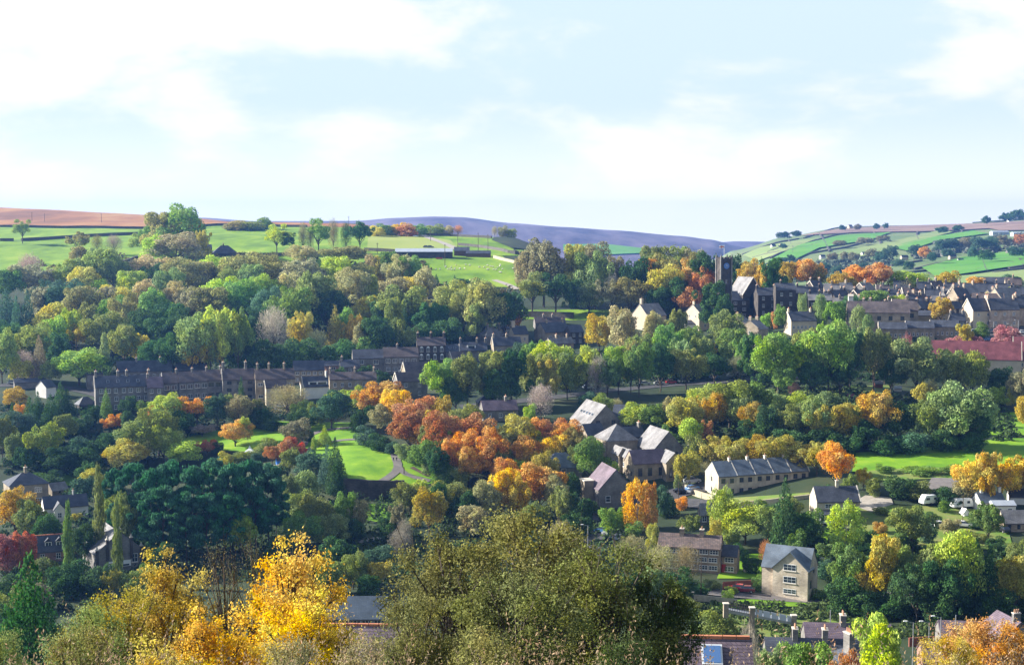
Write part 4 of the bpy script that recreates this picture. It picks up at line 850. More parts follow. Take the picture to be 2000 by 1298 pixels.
# left foreground houses
H_(58,990, 74,60, 44,20, 12,'stone_pale','slate','hipped_house','stone house with blue hipped roof and white windows at the left', ch=(.5,), hip=True, win=(2,2), winm=(2.0,1.5,3,'frame'), chs=(.8,.8,1.6,2))
H_(130,1014, 84,44, 26,18, 8,'render','slate','long_white_house','white house with long blue-grey roof and small front gable', win=(1,1), ch=(.7,), chs=(.4,.4,1.2,1))
H_(117,1018, 20,30, 24,12, 8,'render','slate','white_gable','narrow white gable projecting from the long blue roof', gf=True, win=(1,1), grp=None)
H_(118,970, 34,30, 14,12, 26,'stone_pale','slate_grey','small_outbuilding','small building with pale gable behind the long blue roof')
r,(P,L,W,Hh,ri) = H_(234,1118, 94,110, 42,38, 14,'stone','slate_grey','mill_chapel','large stone chapel-like mill gable with finials and white sign', cat='chapel', gf=True, win=None)
sg = MB(); sg.box(-2.6,2.6,-.12,-.01,1.5,2.9,'white'); sg.box(-2.2,.2,-.14,-.121,2.2,2.5,'red'); sg.box(-2.2,2.2,-.14,-.121,1.6,2.0,'glass'); add(r, sg, 'sign')
link('window', window_mesh(1.4,2.0,2,'frame'), r, (L*.32,0,Hh*.45))
for i, (x, z) in enumerate([(-L/2+.4,Hh),(-L*.25,Hh+ri*.5),(0,Hh+ri),(L*.25,Hh+ri*.5),(L/2-.4,Hh)]):
    f = MB(); f.box(-.3,.3,-.35,.3,-4 if i not in (0,4) else -Hh,.9,'stone_dark'); f.box(-.4,.4,-.45,.4,.902,1.1,'coping'); f.tube((0,-.02,1.102),(0,-.02,1.9),.3,.04,'coping',6); add(r, f, 'pilaster', (x,0,z))
r,(P,L,W,Hh,ri) = H_(84,1098, 96,50, 22,26, 4,'brick','slate','dormer_cottage_row','cottage row with dark roof, red ridge and two white dormers behind the poplars', win=(3,1), ridge=True)
for x in (L*.12, L*.34):
    dm = MB(); dm.box(-.8,.8,.9,3.2,Hh+.8,Hh+2.1,'white'); dm.solid([(-1,.7,Hh+2.1),(1,.7,Hh+2.1),(1,3.8,Hh+2.1),(-1,3.8,Hh+2.1),(0,.7,Hh+3.0),(0,3.8,Hh+3.0)], [(0,1,4),(1,2,5,4),(2,3,5),(3,0,4,5),(0,3,2,1)], 'slate'); dm.box(-.6,-.06,.84,.9,Hh+1.0,Hh+1.9,'glass'); dm.box(.06,.6,.84,.9,Hh+1.0,Hh+1.9,'glass'); add(r, dm, 'dormer', (x,0,0))
# near roofs at the bottom
r,_ = H_(695,1209, 124,70, 90,34, 2,'stone','slate_new','mill_building','long mill building with plain dark blue roof behind the yellow tree', cat='mill', base=at(695,1206,255)-Vector((0,0,8.3)), win=(5,1), winm=(1.9,2.3,3,'frame'), rows_z=(5.6,))
P0 = at(716,1222,128); H_(0,0, 9.5,9,5.6,3.0, -2,'stone','tile_purple','purple_roofed_house','house with lilac slates and a terracotta ridge in the bottom centre', base=P0-Vector((0,4.5,8.7)), m=True, ridge=True, ch=())
P0 = at(1372,1246,104); r,(P,L,W,Hh,ri) = H_(0,0, 6.0,8,5.2,3.4, -4,'stone','tile_purple','skylight_house','house with purple slates, red ridge tiles and a large rooflight at the bottom', base=P0-Vector((-.2,4,8.7)), m=True, ridge=True)
sl = math.atan(3.4/4); sb = MB(); sb.box(-.75,.75,-.85,.85,0,.12,'frame'); sb.box(-.62,.62,-.72,.72,.121,.15,'solar'); so = add(r, sb, 'rooflight', (.15,2.75,5.2+3.4*.69+.3)); so.rotation_euler = (sl,0,0)
P0 = at(1585,1268,215); H_(0,0, 15,9,5,2.6, -6,'stone','slate','valley_terrace','dark slate roofs beneath the metal footbridge', base=P0-Vector((0,4.5,6)), m=True, ch=(.3,.6), chs=(.8,1.5,1.6,4))
P0 = at(1650,1232,232); H_(0,0, 14,8,4.6,2.6, -5,'stone','tile_purple','valley_terrace','purple slate roof right of the footbridge', base=P0-Vector((0,4,6)), m=True, ch=(.45,), chs=(.9,1.6,1.5,4))
P0 = at(1700,1272,205); H_(0,0, 9,9,4.6,3, 20,'stone','slate','valley_terrace','dark hipped roof with a clustered chimney behind the lime tree', base=P0-Vector((0,4,6.5)), m=True, hip=True, ch=(.3,), chs=(.9,1.6,1.8,4))
P0 = at(1846,1268,180); H_(0,0, 7,6,3.6,1.8, -8,'brick','tile_purple','station_hut','low building with dark roof between the lime tree and the orange tree', base=P0-Vector((0,3,4.6)), m=True, cat='hut')
P0 = at(1880,1226,250); H_(0,0, 9,7,3.5,2.0, -8,'stone','tile_purple','platform_building','low purple-roofed station building by the lamp posts', base=P0-Vector((0,3,4.5)), m=True, win=(3,1), cat='station')
P0 = at(1982,1218,245); H_(0,0, 8,8,4,3, 10,'stone','tile_purple','station_house','gabled station house at the bottom right corner', base=P0-Vector((0,3,6)), m=True, ch=(.2,), gf=True, cat='station')
# small buildings in the park, gardens and allotments
SM = [(548,906,14,12,9,6,'blue','slate','park_kiosk','little teal hut beside the rust-red trees in the park','hut'),(1717,758,15,12,9,4,'fence','slate_grey','allotment_shed','dark brown allotment shed behind the green gardens','shed'),(1662,782,13,10,8,4,'brick','tile_red','allotment_shed','red allotment shed among the hedges','shed'),
 (1754,764,14,10,6,3,'render','sheet','allotment_shed','white allotment shed near the pale green trees','shed'),(1614,1106,20,16,9,7,'glass','sheet','greenhouse','glass roofed greenhouse right of the new stone house','greenhouse'),(1632,1120,14,14,12,9,'wood','tile_red','garden_shed','brown garden shed with orange roof right of the new stone house','shed'),
 (1460,1118,14,12,10,5,'render','slate_grey','garden_store','small pale store at the end of the cottage row','shed'),(692,792,14,12,12,4,'render','sheet','white_shed','white shed between the round evergreen and the orange tree','shed'),(1335,1150,22,20,14,5,'cream','sheet','garage','pale garage in front of the bare trees by the lane','garage'),
 (1560,806,16,10,5,3,'glass','sheet','cold_frame','low glass frame at the left of the allotments','greenhouse'),(1130,1112,34,24,26,10,'render','sheet','white_cabin','pale roofed building half hidden behind the centre trees','building'),(1492,812,12,8,6,3,'wood','slate','allotment_shed','dark allotment shed left of the hedges','shed')]
for x, y, a_, b_, c_, d_, w_, r_, n_, l_, k_ in SM: H_(x, y, a_, b_, c_, d_, 12, w_, r_, n_, l_, cat=k_)
tr = empty("gazebo", hit(488,893)); tag(tr, 'white pointed gazebo tent behind the pines', 'tent'); g = MB(); g.solid([(-1.5,-1.5,2),(1.5,-1.5,2),(1.5,1.5,2),(-1.5,1.5,2),(-.4,-.4,2.9),(.4,-.4,2.9),(.4,.4,2.9),(-.4,.4,2.9),(0,0,3.9)], [(0,1,5,4),(1,2,6,5),(2,3,7,6),(3,0,4,7),(4,5,8),(5,6,8),(6,7,8),(7,4,8),(3,2,1,0)], 'white'); add(tr, g, 'canopy')
for x in (-1.4,1.4):
    for y in (-1.4,1.4): g = MB(); g.tube((x,y,0),(x,y,2),.06,.06,'metal',6); add(tr, g, 'leg')
drape('terrace_paving', [(515,912),(560,905),(575,912),(530,920)], 'gravel', 2, .2)
# ------------------------------------------------------------------ footbridge
root = empty('footbridge', at(1490,1215,258)); tag(root, 'railway footbridge with dark railings and pale grey panels on stone piers', 'bridge')
W2 = lambda x, y, z=None: at(x, y, 258)-at(1490,1215,258)
def bar(mb, a, b, k, t=.2, ya=0, yb=0): mb.tube(Vector((a.x, ya, a.z)), Vector((b.x, yb, b.z)), t, t, k, 4)
dk = MB()
for x0, y0, x1, y1 in [(1415,1187,1470,1196),(1470,1196,1552,1212)]:
    a, b = W2(x0,y0), W2(x1,y1); dk.solid([(a.x,-1.2,a.z-.5),(b.x,-1.2,b.z-.5),(b.x,1.2,b.z-.5),(a.x,1.2,a.z-.5),(a.x,-1.2,a.z),(b.x,-1.2,b.z),(b.x,1.2,b.z),(a.x,1.2,a.z)], [(0,3,2,1),(4,5,6,7),(0,1,5,4),(1,2,6,5),(2,3,7,6),(3,0,4,7)], 'metal')
add(root, dk, 'deck')
rl = MB()
for yy in (-1.15, 1.15):
    for q in (0, 5, 10): bar(rl, W2(1413,1176+q), W2(1468,1186+q), 'dark_frame', .06, yy, yy)
    for i in range(12):
        x = 1415+i*4.6; bar(rl, W2(x,1175+i*.8), W2(x,1188+i*.8), 'dark_frame', .05, yy, yy)
add(root, rl, 'railing')
for i in range(5):
    x0 = 1473+i*15.4; p = MB(); a, b, c_, d_ = W2(x0,1185+i*2.9), W2(x0+14,1188+i*2.9), W2(x0+13.5,1200+i*3), W2(x0+.8,1197+i*3)
    for yy in (-1.2,): p.solid([(a.x,yy-.1,a.z),(b.x,yy-.1,b.z),(c_.x,yy-.1,c_.z),(d_.x,yy-.1,d_.z),(a.x,yy,a.z),(b.x,yy,b.z),(c_.x,yy,c_.z),(d_.x,yy,d_.z)], [(0,3,2,1),(4,5,6,7),(0,1,5,4),(1,2,6,5),(2,3,7,6),(3,0,4,7)], 'panel')
    add(root, p, 'side_panel')
for x, y, k in [(1467,1183,'coping'),(1548,1198,'stone_pale'),(1416,1175,'stone')]:
    p = MB(); a = W2(x, y); hp = 2.5 if x < 1440 else 10; p.box(a.x-.45,a.x+.45,-1.6,-.6,a.z-hp,a.z-.02,'stone_pale'); p.box(a.x-.55,a.x+.55,-1.7,-.5,a.z-.018,a.z+.15,'coping'); add(root, p, 'pier')
# ------------------------------------------------------------------ hilltop village
def block(px, py, L, W, H, rise, rot, wall, roof, label, name='village_house', **kw): return H_(px, py, L, W, H, rise, rot, wall, roof, name, label, **kw)
block(1283,642, 50,46, 26,22, 44,'cream','slate_grey','cream gabled building with slate roof and tall chimney rising out of the trees', name='school_house', ch=(.1,), D=640, chs=(1.2,1.2,2.5,1))
block(1348,610, 40,30, 16,12, 20,'stone','moss','house with mossy bright green roof under the dark beeches', D=690)
block(1377,645, 30,40, 36,14, 40,'cream','slate_grey','tall cream house with sunlit side wall left of the church', D=640, gwin=(2,2), ch=(.1,), win=(1,2))
block(1350,648, 24,20, 16,6, 10,'render','slate','small bluish white house in the shade of the trees', D=645, win=(2,1))
block(1395,606, 46,30, 20,10, 10,'stone','slate','shaded house with blue solar panels between cream house and church', D=665, ch=(.2,), win=(2,1))
block(1436,622, 60,52, 36,16, 26,'stone_dark','slate','dark house with big pale sunlit gable in front of the church', name='gabled_house', ch=(.1,.45), win=(3,3), D=640, winm=(1.7,1.3,2,'frame'), coping='l')
block(1500,618, 40,38, 42,13, 14,'stone_dark','slate','dark four-window house just right of the church nave', win=(2,3), ch=(.02,.9), D=655)
block(1535,620, 38,40, 54,12, 10,'stone_dark','slate','tallest dark house in the row with two pairs of white windows', win=(2,3), ch=(.3,), D=650)
block(1602,622, 46,38, 36,12, 8,'stone_dark','slate_grey','dark house with grey roof behind the two pale birches', win=(3,2), ch=(.1,.5,.9), D=655)
block(1563,606, 34,38, 34,12, 10,'stone_dark','slate','shadowed house between the tallest house and the birches', D=665, ch=(.4,), win=(1,2))
block(1570,652, 52,44, 26,16, 20,'cream','slate','house with brilliant cream gable and black roof behind the round trees', name='cream_gabled_house', D=600, win=(6,1), winm=(1.0,1.3,2,'frame'), coping='l', ch=(.03,.9))
block(1463,654, 28,44, 22,14, 60,'stone_pink','slate_grey','pale roofed house with reddish round-ended wall below the church', D=610, ch=(.2,))
block(1492,672, 28,50, 30,16, 55,'stone_pale','slate_grey','grey-roofed house with chimneys stepping down the slope below the church', D=595, ch=(.1,.9), gwin=(1,2))
block(1716,656, 118,50, 46,20, 6,'stone_pale','tile_brown','long flats with brown roof and white chimney shaft at the left end', name='flats', cat='flats', win=(5,2), winm=(1.6,1.8,2,'dark_frame'), D=575, gwin=(1,2))
r,_ = block(1768,648, 48,50, 42,20, 6,'stone_pale','tile_brown','right half of the flats with balcony windows and coping', name='flats', cat='flats', win=(2,2), winm=(2.0,1.8,2,'dark_frame'), D=572, coping='l', ch=(.6,), chs=(1.0,1.4,1.6,1))
r,_ = block(1661,640, 9,9, 62,3, 6,'render','coping','tall pale chimney shaft at the gable of the flats', name='chimney_shaft', cat='chimney', D=570)
for i, (x, y, l_) in enumerate([(1744,668,'left of three low pale blocks with black roofs'), (1797,666,'middle of three low pale blocks with black roofs'), (1845,664,'right of three low pale blocks with black roofs')]):
    block(x, y, 54,36, 26,11, 4,'stone_pale','slate', l_, name='low_block', cat='flats', win=(6,1), winm=(.7,1.4,1,'frame'), coping='l', D=560, grp='three low blocks')
block(1812,630, 48,36, 14,8, 4,'stone_pale','slate','dark flat-roofed link behind the low blocks', name='link_block', cat='flats', D=600)
block(1885,614, 30,40, 30,22, 40,'stone_pale','slate','stone house with two sunlit chimneys at the edge of the town', name='corner_house', ch=(.05,.9), D=630)
block(1920,640, 46,40, 34,22, 34,'cream','slate','house with dazzling cream gable above the car park', name='cream_gabled_house', ch=(.9,), D=600, win=(2,2), coping='l', gwin=(2,2))
block(1962,640, 58,40, 36,20, 20,'stone_pink','slate','wide stone house with dark roof and sunlit gable above the car park', ch=(.03,.9), win=(3,2), D=600, coping='l')
block(2005,636, 40,40, 36,20, 20,'stone_pink','slate','house with sunlit gable at the right edge above the car park', D=600, coping='l', ch=(.1,))
block(1893,600, 50,40, 26,18, 34,'stone_pale','slate_grey','cream house with bay and grey roof above the cream gable', D=650, gwin=(2,2), ch=(.3,.9))
block(1975,603, 50,40, 22,18, 40,'stone_pale','slate_grey','pair of pale sunlit roofs at the right edge of the town', D=650, ch=(.1,))
block(1912,588, 130,36, 18,16, 3,'stone','slate','long dark terrace with many chimneys on the skyline at right', name='long_terrace', ch=(.02,.22,.42,.58,.75,.93), win=(9,1), D=720, chs=(.9,1.3,1.6,3))
block(1940,566, 60,30, 12,12, 3,'stone','slate','barn-like roof behind the long terrace', D=800, name='barn')
block(1880,604, 40,34, 18,18, 30,'stone_pale','tile_brown','cottage with pale stepped gable below the long terrace', D=670, coping='l', ch=(.5,))
block(1930,606, 60,34, 18,14, 4,'stone','tile_brown','brownish terrace roofs below the long skyline terrace', D=690, win=(4,1))
TWN = [(1612,598,30),(1645,590,34),(1665,604,36),(1690,590,34),(1715,598,30),(1738,588,36),(1762,602,34),(1745,616,30),(1795,596,34),(1822,588,30),(1838,602,34),(1862,592,28),(1780,586,30),(1812,612,34),(1625,578,30),(1590,584,28),(1850,620,30),(1872,636,28),(1700,576,30),(1760,572,28),(1980,566,30),(1600,572,24),(1655,576,24),(1682,606,26),(1725,580,26),(1748,596,24),(1775,616,28),(1788,600,26),(1808,598,26),(1830,612,26),(1846,584,26),(1870,612,26),(1738,610,26),(1705,612,24),(1640,606,24),(1805,574,26),(1835,572,26),(1900,606,28),(1950,590,30),(1990,585,30),(1925,618,26),(1965,620,28)]
adj = ['brown-roofed','slate-roofed','grey-roofed','dark-roofed']; 
for i, (x, y, w_) in enumerate(TWN):
    k_ = [('tile_brown'),('slate'),('slate_grey'),('slate')][i % 4]; wl = ['stone','stone_dark','stone_pale','stone_dark','cream','stone'][i % 6]
    H_(x, y+10, w_, 30, 20, 13, [8,34,14,50,4][i % 5], wl, k_, 'town_cottage', None, ch=(.03,.9) if i % 2 else (.5,), win=(2,2), D=640+((y < 600)*60), coping=('l' if i % 3 == 0 else False), grp='crowded cottages of the hilltop town')
    TREES.append(dict(o=[o for o in bpy.data.objects if o.name.startswith('town_cottage') and 'label' not in o.keys()][-1], px=x, py=y, w=w_, h=20, kind='H', col=adj[i % 4], label=None, cat='house', zone=None))
r,(P,L,W,Hh,ri) = H_(1905,722, 170,46, 22,32, 2,'cream','tile_red','red_roofed_building','long building with bright red tiled roof below the car park', cat='building', D=500, ch=(.2,), chs=(.3,.3,.3,1), coping='r', win=(1,1))
H_(2010,724, 60,46, 22,42, 2,'cream','tile_red','red_roofed_building','taller red tiled roof with pale verge at the right edge', cat='building', D=490, coping='l', win=(2,1))
# church
def church():
    P = at(1413, 612, 655); s = 655/F; root = empty('church', P, R(16)); tag(root, 'dark stone church with clock tower, flag and pale nave roofs', 'church')
    b = MB(); w = 2.6; h = 106*s; b.box(-w,w,-w,w,-6,h,'stone_dark'); 
    for z in (h*.45, h*.75): b.box(-w-.15,w+.15,-w-.15,w+.15,z,z+.3,'stone_dark')
    for sx in (-1,1):
        for sy in (-1,1): b.box(sx*(w+.002)-.35, sx*(w+.002)+.35, sy*w-.38, sy*w+.38, -6, h+.4, 'stone')
    add(root, b, 'tower')
    p = MB()
    for i in range(7):
        for sx in (-1,1):
            t = -w+(i+.5)*2*w/7
            if i % 2 == 0: p.box(t-.4,t+.4,sx*w-.15,sx*w+.15,h+.003,h+1.0,'stone_dark'); p.box(sx*w-.15,sx*w+.15,t-.39,t+.39,h+.004,h+.99,'stone_dark')
    for sx in (-1,1):
        for sy in (-1,1): p.box(sx*w-.3,sx*w+.3,sy*w-.3,sy*w+.3,h+.402,h+1.4,'stone'); p.tube((sx*w,sy*w,h+1.4),(sx*w,sy*w,h+2.6),.3,.03,'stone',4)
    bt = MB(); bt.box(-w-.02,w+.02,-w-.02,w+.02,h-.3,h+.15,'stone_dark'); bt.v += [(x, y, z) for x, y, z in p.v]; n0 = 8; bt.f += [tuple(i+n0 for i in f) for f in p.f]; bt.m += [bt.mi(p.mats[k]) for k in p.m]
    for sx in (-1,1): bt.box(-w,w,sx*w-.14,sx*w+.14,h+.1,h+.35,'stone_dark'); bt.box(sx*w-.13,sx*w+.13,-w,w,h+.1,h+.34,'stone_dark')
    add(root, bt, 'battlements')
    c = MB(); c.tube((0,-w-.16,h-3.0),(0,-w-.24,h-3.0),1.35,1.35,'blue',24); c.tube((0,-w-.24,h-3.0),(0,-w-.26,h-3.0),1.1,1.1,'solar',24)
    for i in range(12):
        a = i*math.pi/6; c.box(math.cos(a)*.95-.06,math.cos(a)*.95+.06,-w-.29,-w-.27,h-3+math.sin(a)*.95-.06,h-3+math.sin(a)*.95+.06,'ridge')
    c.box(-.06,.06,-w-.3,-w-.27,h-3,h-2.2,'coping'); c.box(0,.6,-w-.3,-w-.27,h-3.05,h-2.95,'coping'); add(root, c, 'clock')
    for z in (h*.55,): 
        q = MB(); q.box(-.5,.5,-w-.05,-w+.05,z,z+2,'glass'); add(root, q, 'window')
    f = MB(); f.tube((0,0,h),(0,0,h+6.5),.1,.06,'white',6); add(root, f, 'flagpole')
    g = MB(); g.box(-2.3,-.1,-.03,.03,h+4.9,h+6.3,'white'); g.box(-1.35,-1.05,-.04,.04,h+4.88,h+6.32,'red'); g.box(-2.32,-.08,-.045,.045,h+5.45,h+5.75,'red'); add(root, g, 'flag')
    # nave, chancel and aisle, running right of the tower toward us
    return root
    n = MB(); n.prism([(-1,-6),(8,-6),(8,9.5),(3.5,13.6),(-1,9.5)], 0, 13, 'stone_dark'); na = add(root, n, 'nave', (5,14,0), R(-62))
    rf = MB(); rf.prism([(-1.5,9.1),(3.5,13.65),(8.5,9.1),(8.5,9.4),(3.5,14.0),(-1.5,9.4)], -.2, 13.2, 'sheet'); add(root, rf, 'nave_roof', (5,14,0), R(-62))
    return root
root_church = church()
r,(P,L,W,Hh,ri) = H_(1470,614, 46,50, 40,32, 34,'stone_dark','slate_grey','church_nave','dark church gable with great pointed window and two pale roof strips', cat='church', gf=True, D=668, coping=True)
g = MB(); g.solid([(-1.6,-.12,3),(1.6,-.12,3),(1.6,-.12,8.2),(0,-.12,10.6),(-1.6,-.12,8.2),(-1.6,.05,3),(1.6,.05,3),(1.6,.05,8.2),(0,.05,10.6),(-1.6,.05,8.2)], [(0,1,2,3,4),(9,8,7,6,5),(0,5,6,1),(1,6,7,2),(2,7,8,3),(3,8,9,4),(4,9,5,0)], 'glass'); add(r, g, 'east_window')
a = MB(); a.solid([(-L/2-3.5,2,-4),(-L/2-.01,2,-4),(-L/2-.01,W,-4),(-L/2-3.5,W,-4),(-L/2-3.5,2,5.2),(-L/2-.01,2,7.2),(-L/2-.01,W,7.2),(-L/2-3.5,W,5.2)], [(0,3,2,1),(4,5,6,7),(0,1,5,4),(1,2,6,5),(2,3,7,6),(3,0,4,7)], 'stone_dark'); add(r, a, 'aisle')
a = MB(); a.solid([(-L/2-3.9,1.9,5.1),(-L/2-.01,1.9,7.3),(-L/2-.01,W+.1,7.3),(-L/2-3.9,W+.1,5.1),(-L/2-3.9,1.9,5.3),(-L/2-.01,1.9,7.5),(-L/2-.01,W+.1,7.5),(-L/2-3.9,W+.1,5.3)], [(0,3,2,1),(4,5,6,7),(0,1,5,4),(1,2,6,5),(2,3,7,6),(3,0,4,7)], 'sheet'); add(r, a, 'aisle_roof')
# farms
r,_ = H_(828,504, 112,40, 12,6, -1,'stone_dark','sheet','long_shed','long low farm shed with white curved roof above the sheep field', cat='farm shed', win=None)
H_(902,500, 30,30, 10,7, 0,'wood','slate','farm_shed','dark timber farm shed right of the white-roofed shed', cat='farm shed'); H_(934,503, 48,20, 8,5, -2,'wood','slate','farm_shed','long dark low shed at the right end of the farmyard', cat='farm shed')
H_(440,500, 48,34, 5,15, 4,'stone_dark','slate','farmhouse','dark farmhouse roof with a central chimney on the edge of the pasture', hip=True, ch=(.45,), cat='farmhouse'); H_(404,492, 20,20, 8,6, 4,'stone_dark','slate','farm_outbuilding','small dark outbuilding left of the farmhouse', cat='farm shed')
H_(4,546, 16,16, 8,6, 20,'render','slate_grey','white_farmhouse','white farmhouse at the extreme left edge of the wood', cat='farmhouse')
H_(775,460, 14,14, 6,5, 4,'stone','slate','hilltop_cottage','small blue-roofed cottage on the skyline beyond the hay field', D=1190)
FHS = [(1662,448,10,11,'cream','cream house on the skyline of the far hill'), (1975,433,14,10,'render','white house beside dark trees at the far skyline'), (1512,484,12,7,'render','white farmhouse on the left slope of the far hill'), (1528,482,10,6,'cream','pinkish cottage beside the white farmhouse on the far hill'),
 (1608,505,14,8,'render','white-gabled house in the middle of the far hillside'), (1690,500,16,9,'render','white farmhouse beside the purple trees of the far hill'), (1768,508,20,12,'cream','cream farmhouse with long front behind the orange tree'), (1800,505,12,9,'stone','stone cottage beside the long cream farmhouse'),
 (1862,506,20,10,'cream','bright farmhouse above the green field at right'), (1878,511,18,5,'render','long low white shed beside the bright farmhouse'), (1845,500,12,8,'stone','grey cottage left of the bright farmhouse'), (1945,497,14,9,'stone','dark cottage above the right-hand green field'),
 (1972,497,12,10,'stone','chimneyed cottage at the top of the right-hand green field'), (1830,452,10,6,'stone','tiny farm on the upper far slope'), (1725,512,12,8,'stone','roofless looking cottage in the far valley'), (1620,520,16,7,'stone','long grey barn low on the far hillside'), (1900,475,10,7,'stone','small cottage among the far village trees'), (1955,478,10,7,'cream','pale cottage among the far village trees')]
for x, y, w_, h_, k_, l_ in FHS: H_(x, y, w_*.75, 7, h_*.55, 3, 20, k_, 'slate', 'distant_house', l_, base=hit(x, y, 'f'), grp='scattered houses on the far hillside')
for x, y, w_, l_ in [(1955,459,34,'blue-grey farm shed on the far slope'), (1992,461,26,'white farm shed at the right edge of the far slope')]: H_(x, y, w_, 14, 6, 2, 8, 'sheet','sheet','distant_shed', l_, cat='farm shed', base=hit(x, y, 'f'))
# ------------------------------------------------------------------ vehicles
cars = [(26,750,10,'silver','silver car parked by the garages at the left edge',1), (1352,945,25,'silver','silver van parked at the left gable of the terrace',1.35), (1352,958,40,'blue','blue car half hidden behind the silver van',1), (1330,964,10,'black','black car on the lane below the silver van',1),
 (1357,964,30,'grey','grey car beside the yellowish lane wall',1), (1192,1047,150,'silver','left silver car on the lane below the golden birch',1), (1203,1056,150,'silver','right silver car on the lane below the golden birch',1), (1176,1041,150,'blue','dark blue car behind the two silver cars',1),
 (1455,1158,170,'maroon','dark red car parked on the drive of the new stone house',1), (1440,1155,165,'red','small red car in front of the brown garden fence',1), (1836,1030,20,'white','white car half hidden by the bush under the shed',1), (1882,1030,340,'white','white car on the drive by the telegraph pole',1),
 (1960,1040,100,'black','black car in front of the orange bungalow',1), (790,729,2,'white','white van in front of the long street terrace',1.35), (548,797,5,'white','white car under the bare willow',1),
 (1107,765,5,'grey','dark car on the grass edge beside the bare grey tree',1), (1148,760,20,'silver','silver car behind the bushes on the valley road',1), (1260,752,5,'silver','leftmost car of the row under the green trees',1), (1288,752,5,'silver','pale blue car in the row under the green trees',1), (1311,750,5,'red','bright red car in the row under the green trees',1), (1335,748,5,'white','white car right of the red car',1),
 (1395,740,5,'blue','blue car at the right part of the valley road',1), (1430,737,5,'silver','silver car near the right end of the tree row',1), (1447,735,5,'white','white car at the right end of the tree row',1), (975,783,5,'white','white car behind the blue hipped roof',1), (990,780,5,'silver','silver car right of the white car behind the blue roof',1),
 (1905,650,5,'silver','first car in the upper row of the town car park',1), (1922,650,5,'white','second car in the upper row of the town car park',1), (1938,650,5,'grey','third car in the upper row of the town car park',1), (1912,668,10,'silver','silver car in the lower row of the town car park',1), (1930,666,10,'blue','blue car in the lower row of the town car park',1), (1988,650,20,'red','red car beside the pink tree in the car park',1), (1998,652,20,'white','white car at the right edge of the car park',1),
 (782,462,0,'white','white vehicle parked on the skyline farmyard',1.3), (833,485,0,'grey','left of two dark vehicles at the top of the hay field',1.3), (841,485,0,'grey','right of two dark vehicles at the top of the hay field',1.3), (858,507,0,'red','small red tractor-like vehicle by the farm shed',1), (812,463,0,'white','small white trailer on the farm track',1)]
for x, y, a_, c_, l_, z_ in cars: car(x, y, a_, c_, l_, scale=(1 if z_ == 1 else 1.15, 1 if z_ == 1 else 1.1, z_))
for o in [CAR]+list(CAR.children): bpy.data.objects.remove(o)
# ------------------------------------------------------------------ people, sheep, poles
figure(769,889,1.75,'person in dark clothes walking on the left of the far pair on the park path', 10); figure(774,889,1.8,'person in dark coat walking on the right of the far pair on the park path', -10)
figure(768.5,901,1.3,'small person in dark clothes on the left, nearer on the park path', 20); figure(774.5,901,1.35,'small person in dark clothes on the right, nearer on the park path', 0)
pole(789,926,2.2,'short dark post on the grass beside the park path', arm=False, name='post', r=.2)
sm = sheep_mesh().build('sheep'); bpy.data.objects.remove(sm) if False else None
sd = sm.data; bpy.data.objects.remove(sm)
for i in range(34):
    x = random.choice([random.uniform(845,905), random.uniform(905,975), random.uniform(945,1015)]); y = random.uniform(520,530) if x < 960 else random.uniform(520,538)
    o = link('sheep', sd, None, hit(x, y)+Vector((0,0,.45)), random.uniform(0,6.28)); o.scale = (1.15,)*3; tag(o, 'white sheep grazing in the sunlit field above the wood', 'sheep', 'flock of white sheep in the sunlit field')
for x, y, h, l_ in [(62,411,9,'tall telegraph pole on the orange moor skyline at far left'), (87,425,8,'shorter telegraph pole on the orange moor'), (198,424,9,'telegraph pole on the moor skyline left of the big tree clump'), (517,440,8,'telegraph pole on the skyline above the leaning yellow tree'), (681,436,8,'telegraph pole behind the tall open trees'),
  (841,472,12,'first telegraph pole of the line crossing the stepped pasture'), (869,522,14,'telegraph pole standing in the sheep field'), (894,488,13,'telegraph pole right of the farm track'), (934,492,13,'telegraph pole behind the long dark shed'), (953,492,12,'rightmost telegraph pole of the pasture line'), (737,495,7,'short telegraph pole at the left corner of the hay field')]:
    pole(x, y, h, l_, grp='telegraph poles on the hill', r=.22)
for x, y, h, l_, lamp in [(1325,975,5,'reddish post beside the black car on the lane',0), (1369,1168,9,'slender pole left of the new stone house garden',0), (1148,1092,8,'street lamp on the lane among the bare trees',1), (1880,1030,8,'pole beside the white car and garden shed',0), (1895,663,7,'left street lamp at the car park',1), (1940,660,7,'middle street lamp at the car park',1), (1988,668,9,'right street lamp at the car park',1), (1974,676,9,'tall lamp post in front of the pink tree',1), (676,800,7,'lamp post beside the round dark evergreen',0)]:
    pole(x, y, h, l_, arm=False, lamp=bool(lamp), name='street_lamp' if lamp else 'post', cat='street lamp' if lamp else 'post', r=.11, k='metal' if lamp else 'pole')
for x, yt, l_, lamp in [(1867,1200,'bare pole standing in the railway yard',0), (1838,1205,'lamp post with lamp head in the railway yard',1), (1815,1215,'thin lamp post left of the other railway lamps',1), (1784,1215,'leftmost lamp post by the red fence of the station',1), (1622,1190,'white post in the shade right of the footbridge',0)]:
    b = at(x, yt, 240); pole(x, yt, 7, l_, arm=False, lamp=bool(lamp), name='street_lamp' if lamp else 'post', cat='street lamp' if lamp else 'post', r=.1, k='metal'); o = [q for q in bpy.data.objects if q.get('label') == l_][0]; o.location = b-Vector((0,0,7))
f = strip('station_fence', [(1775,1262),(1830,1258),(1890,1252)], .3, 'fence', h=1.6, label='red station fence beyond the lime tree', cat='fence'); strip('garden_fence', [(1412,1150),(1440,1146),(1475,1146)], .2, 'fence', h=1.6, label='dark red garden fence in front of the cottage row', cat='fence')
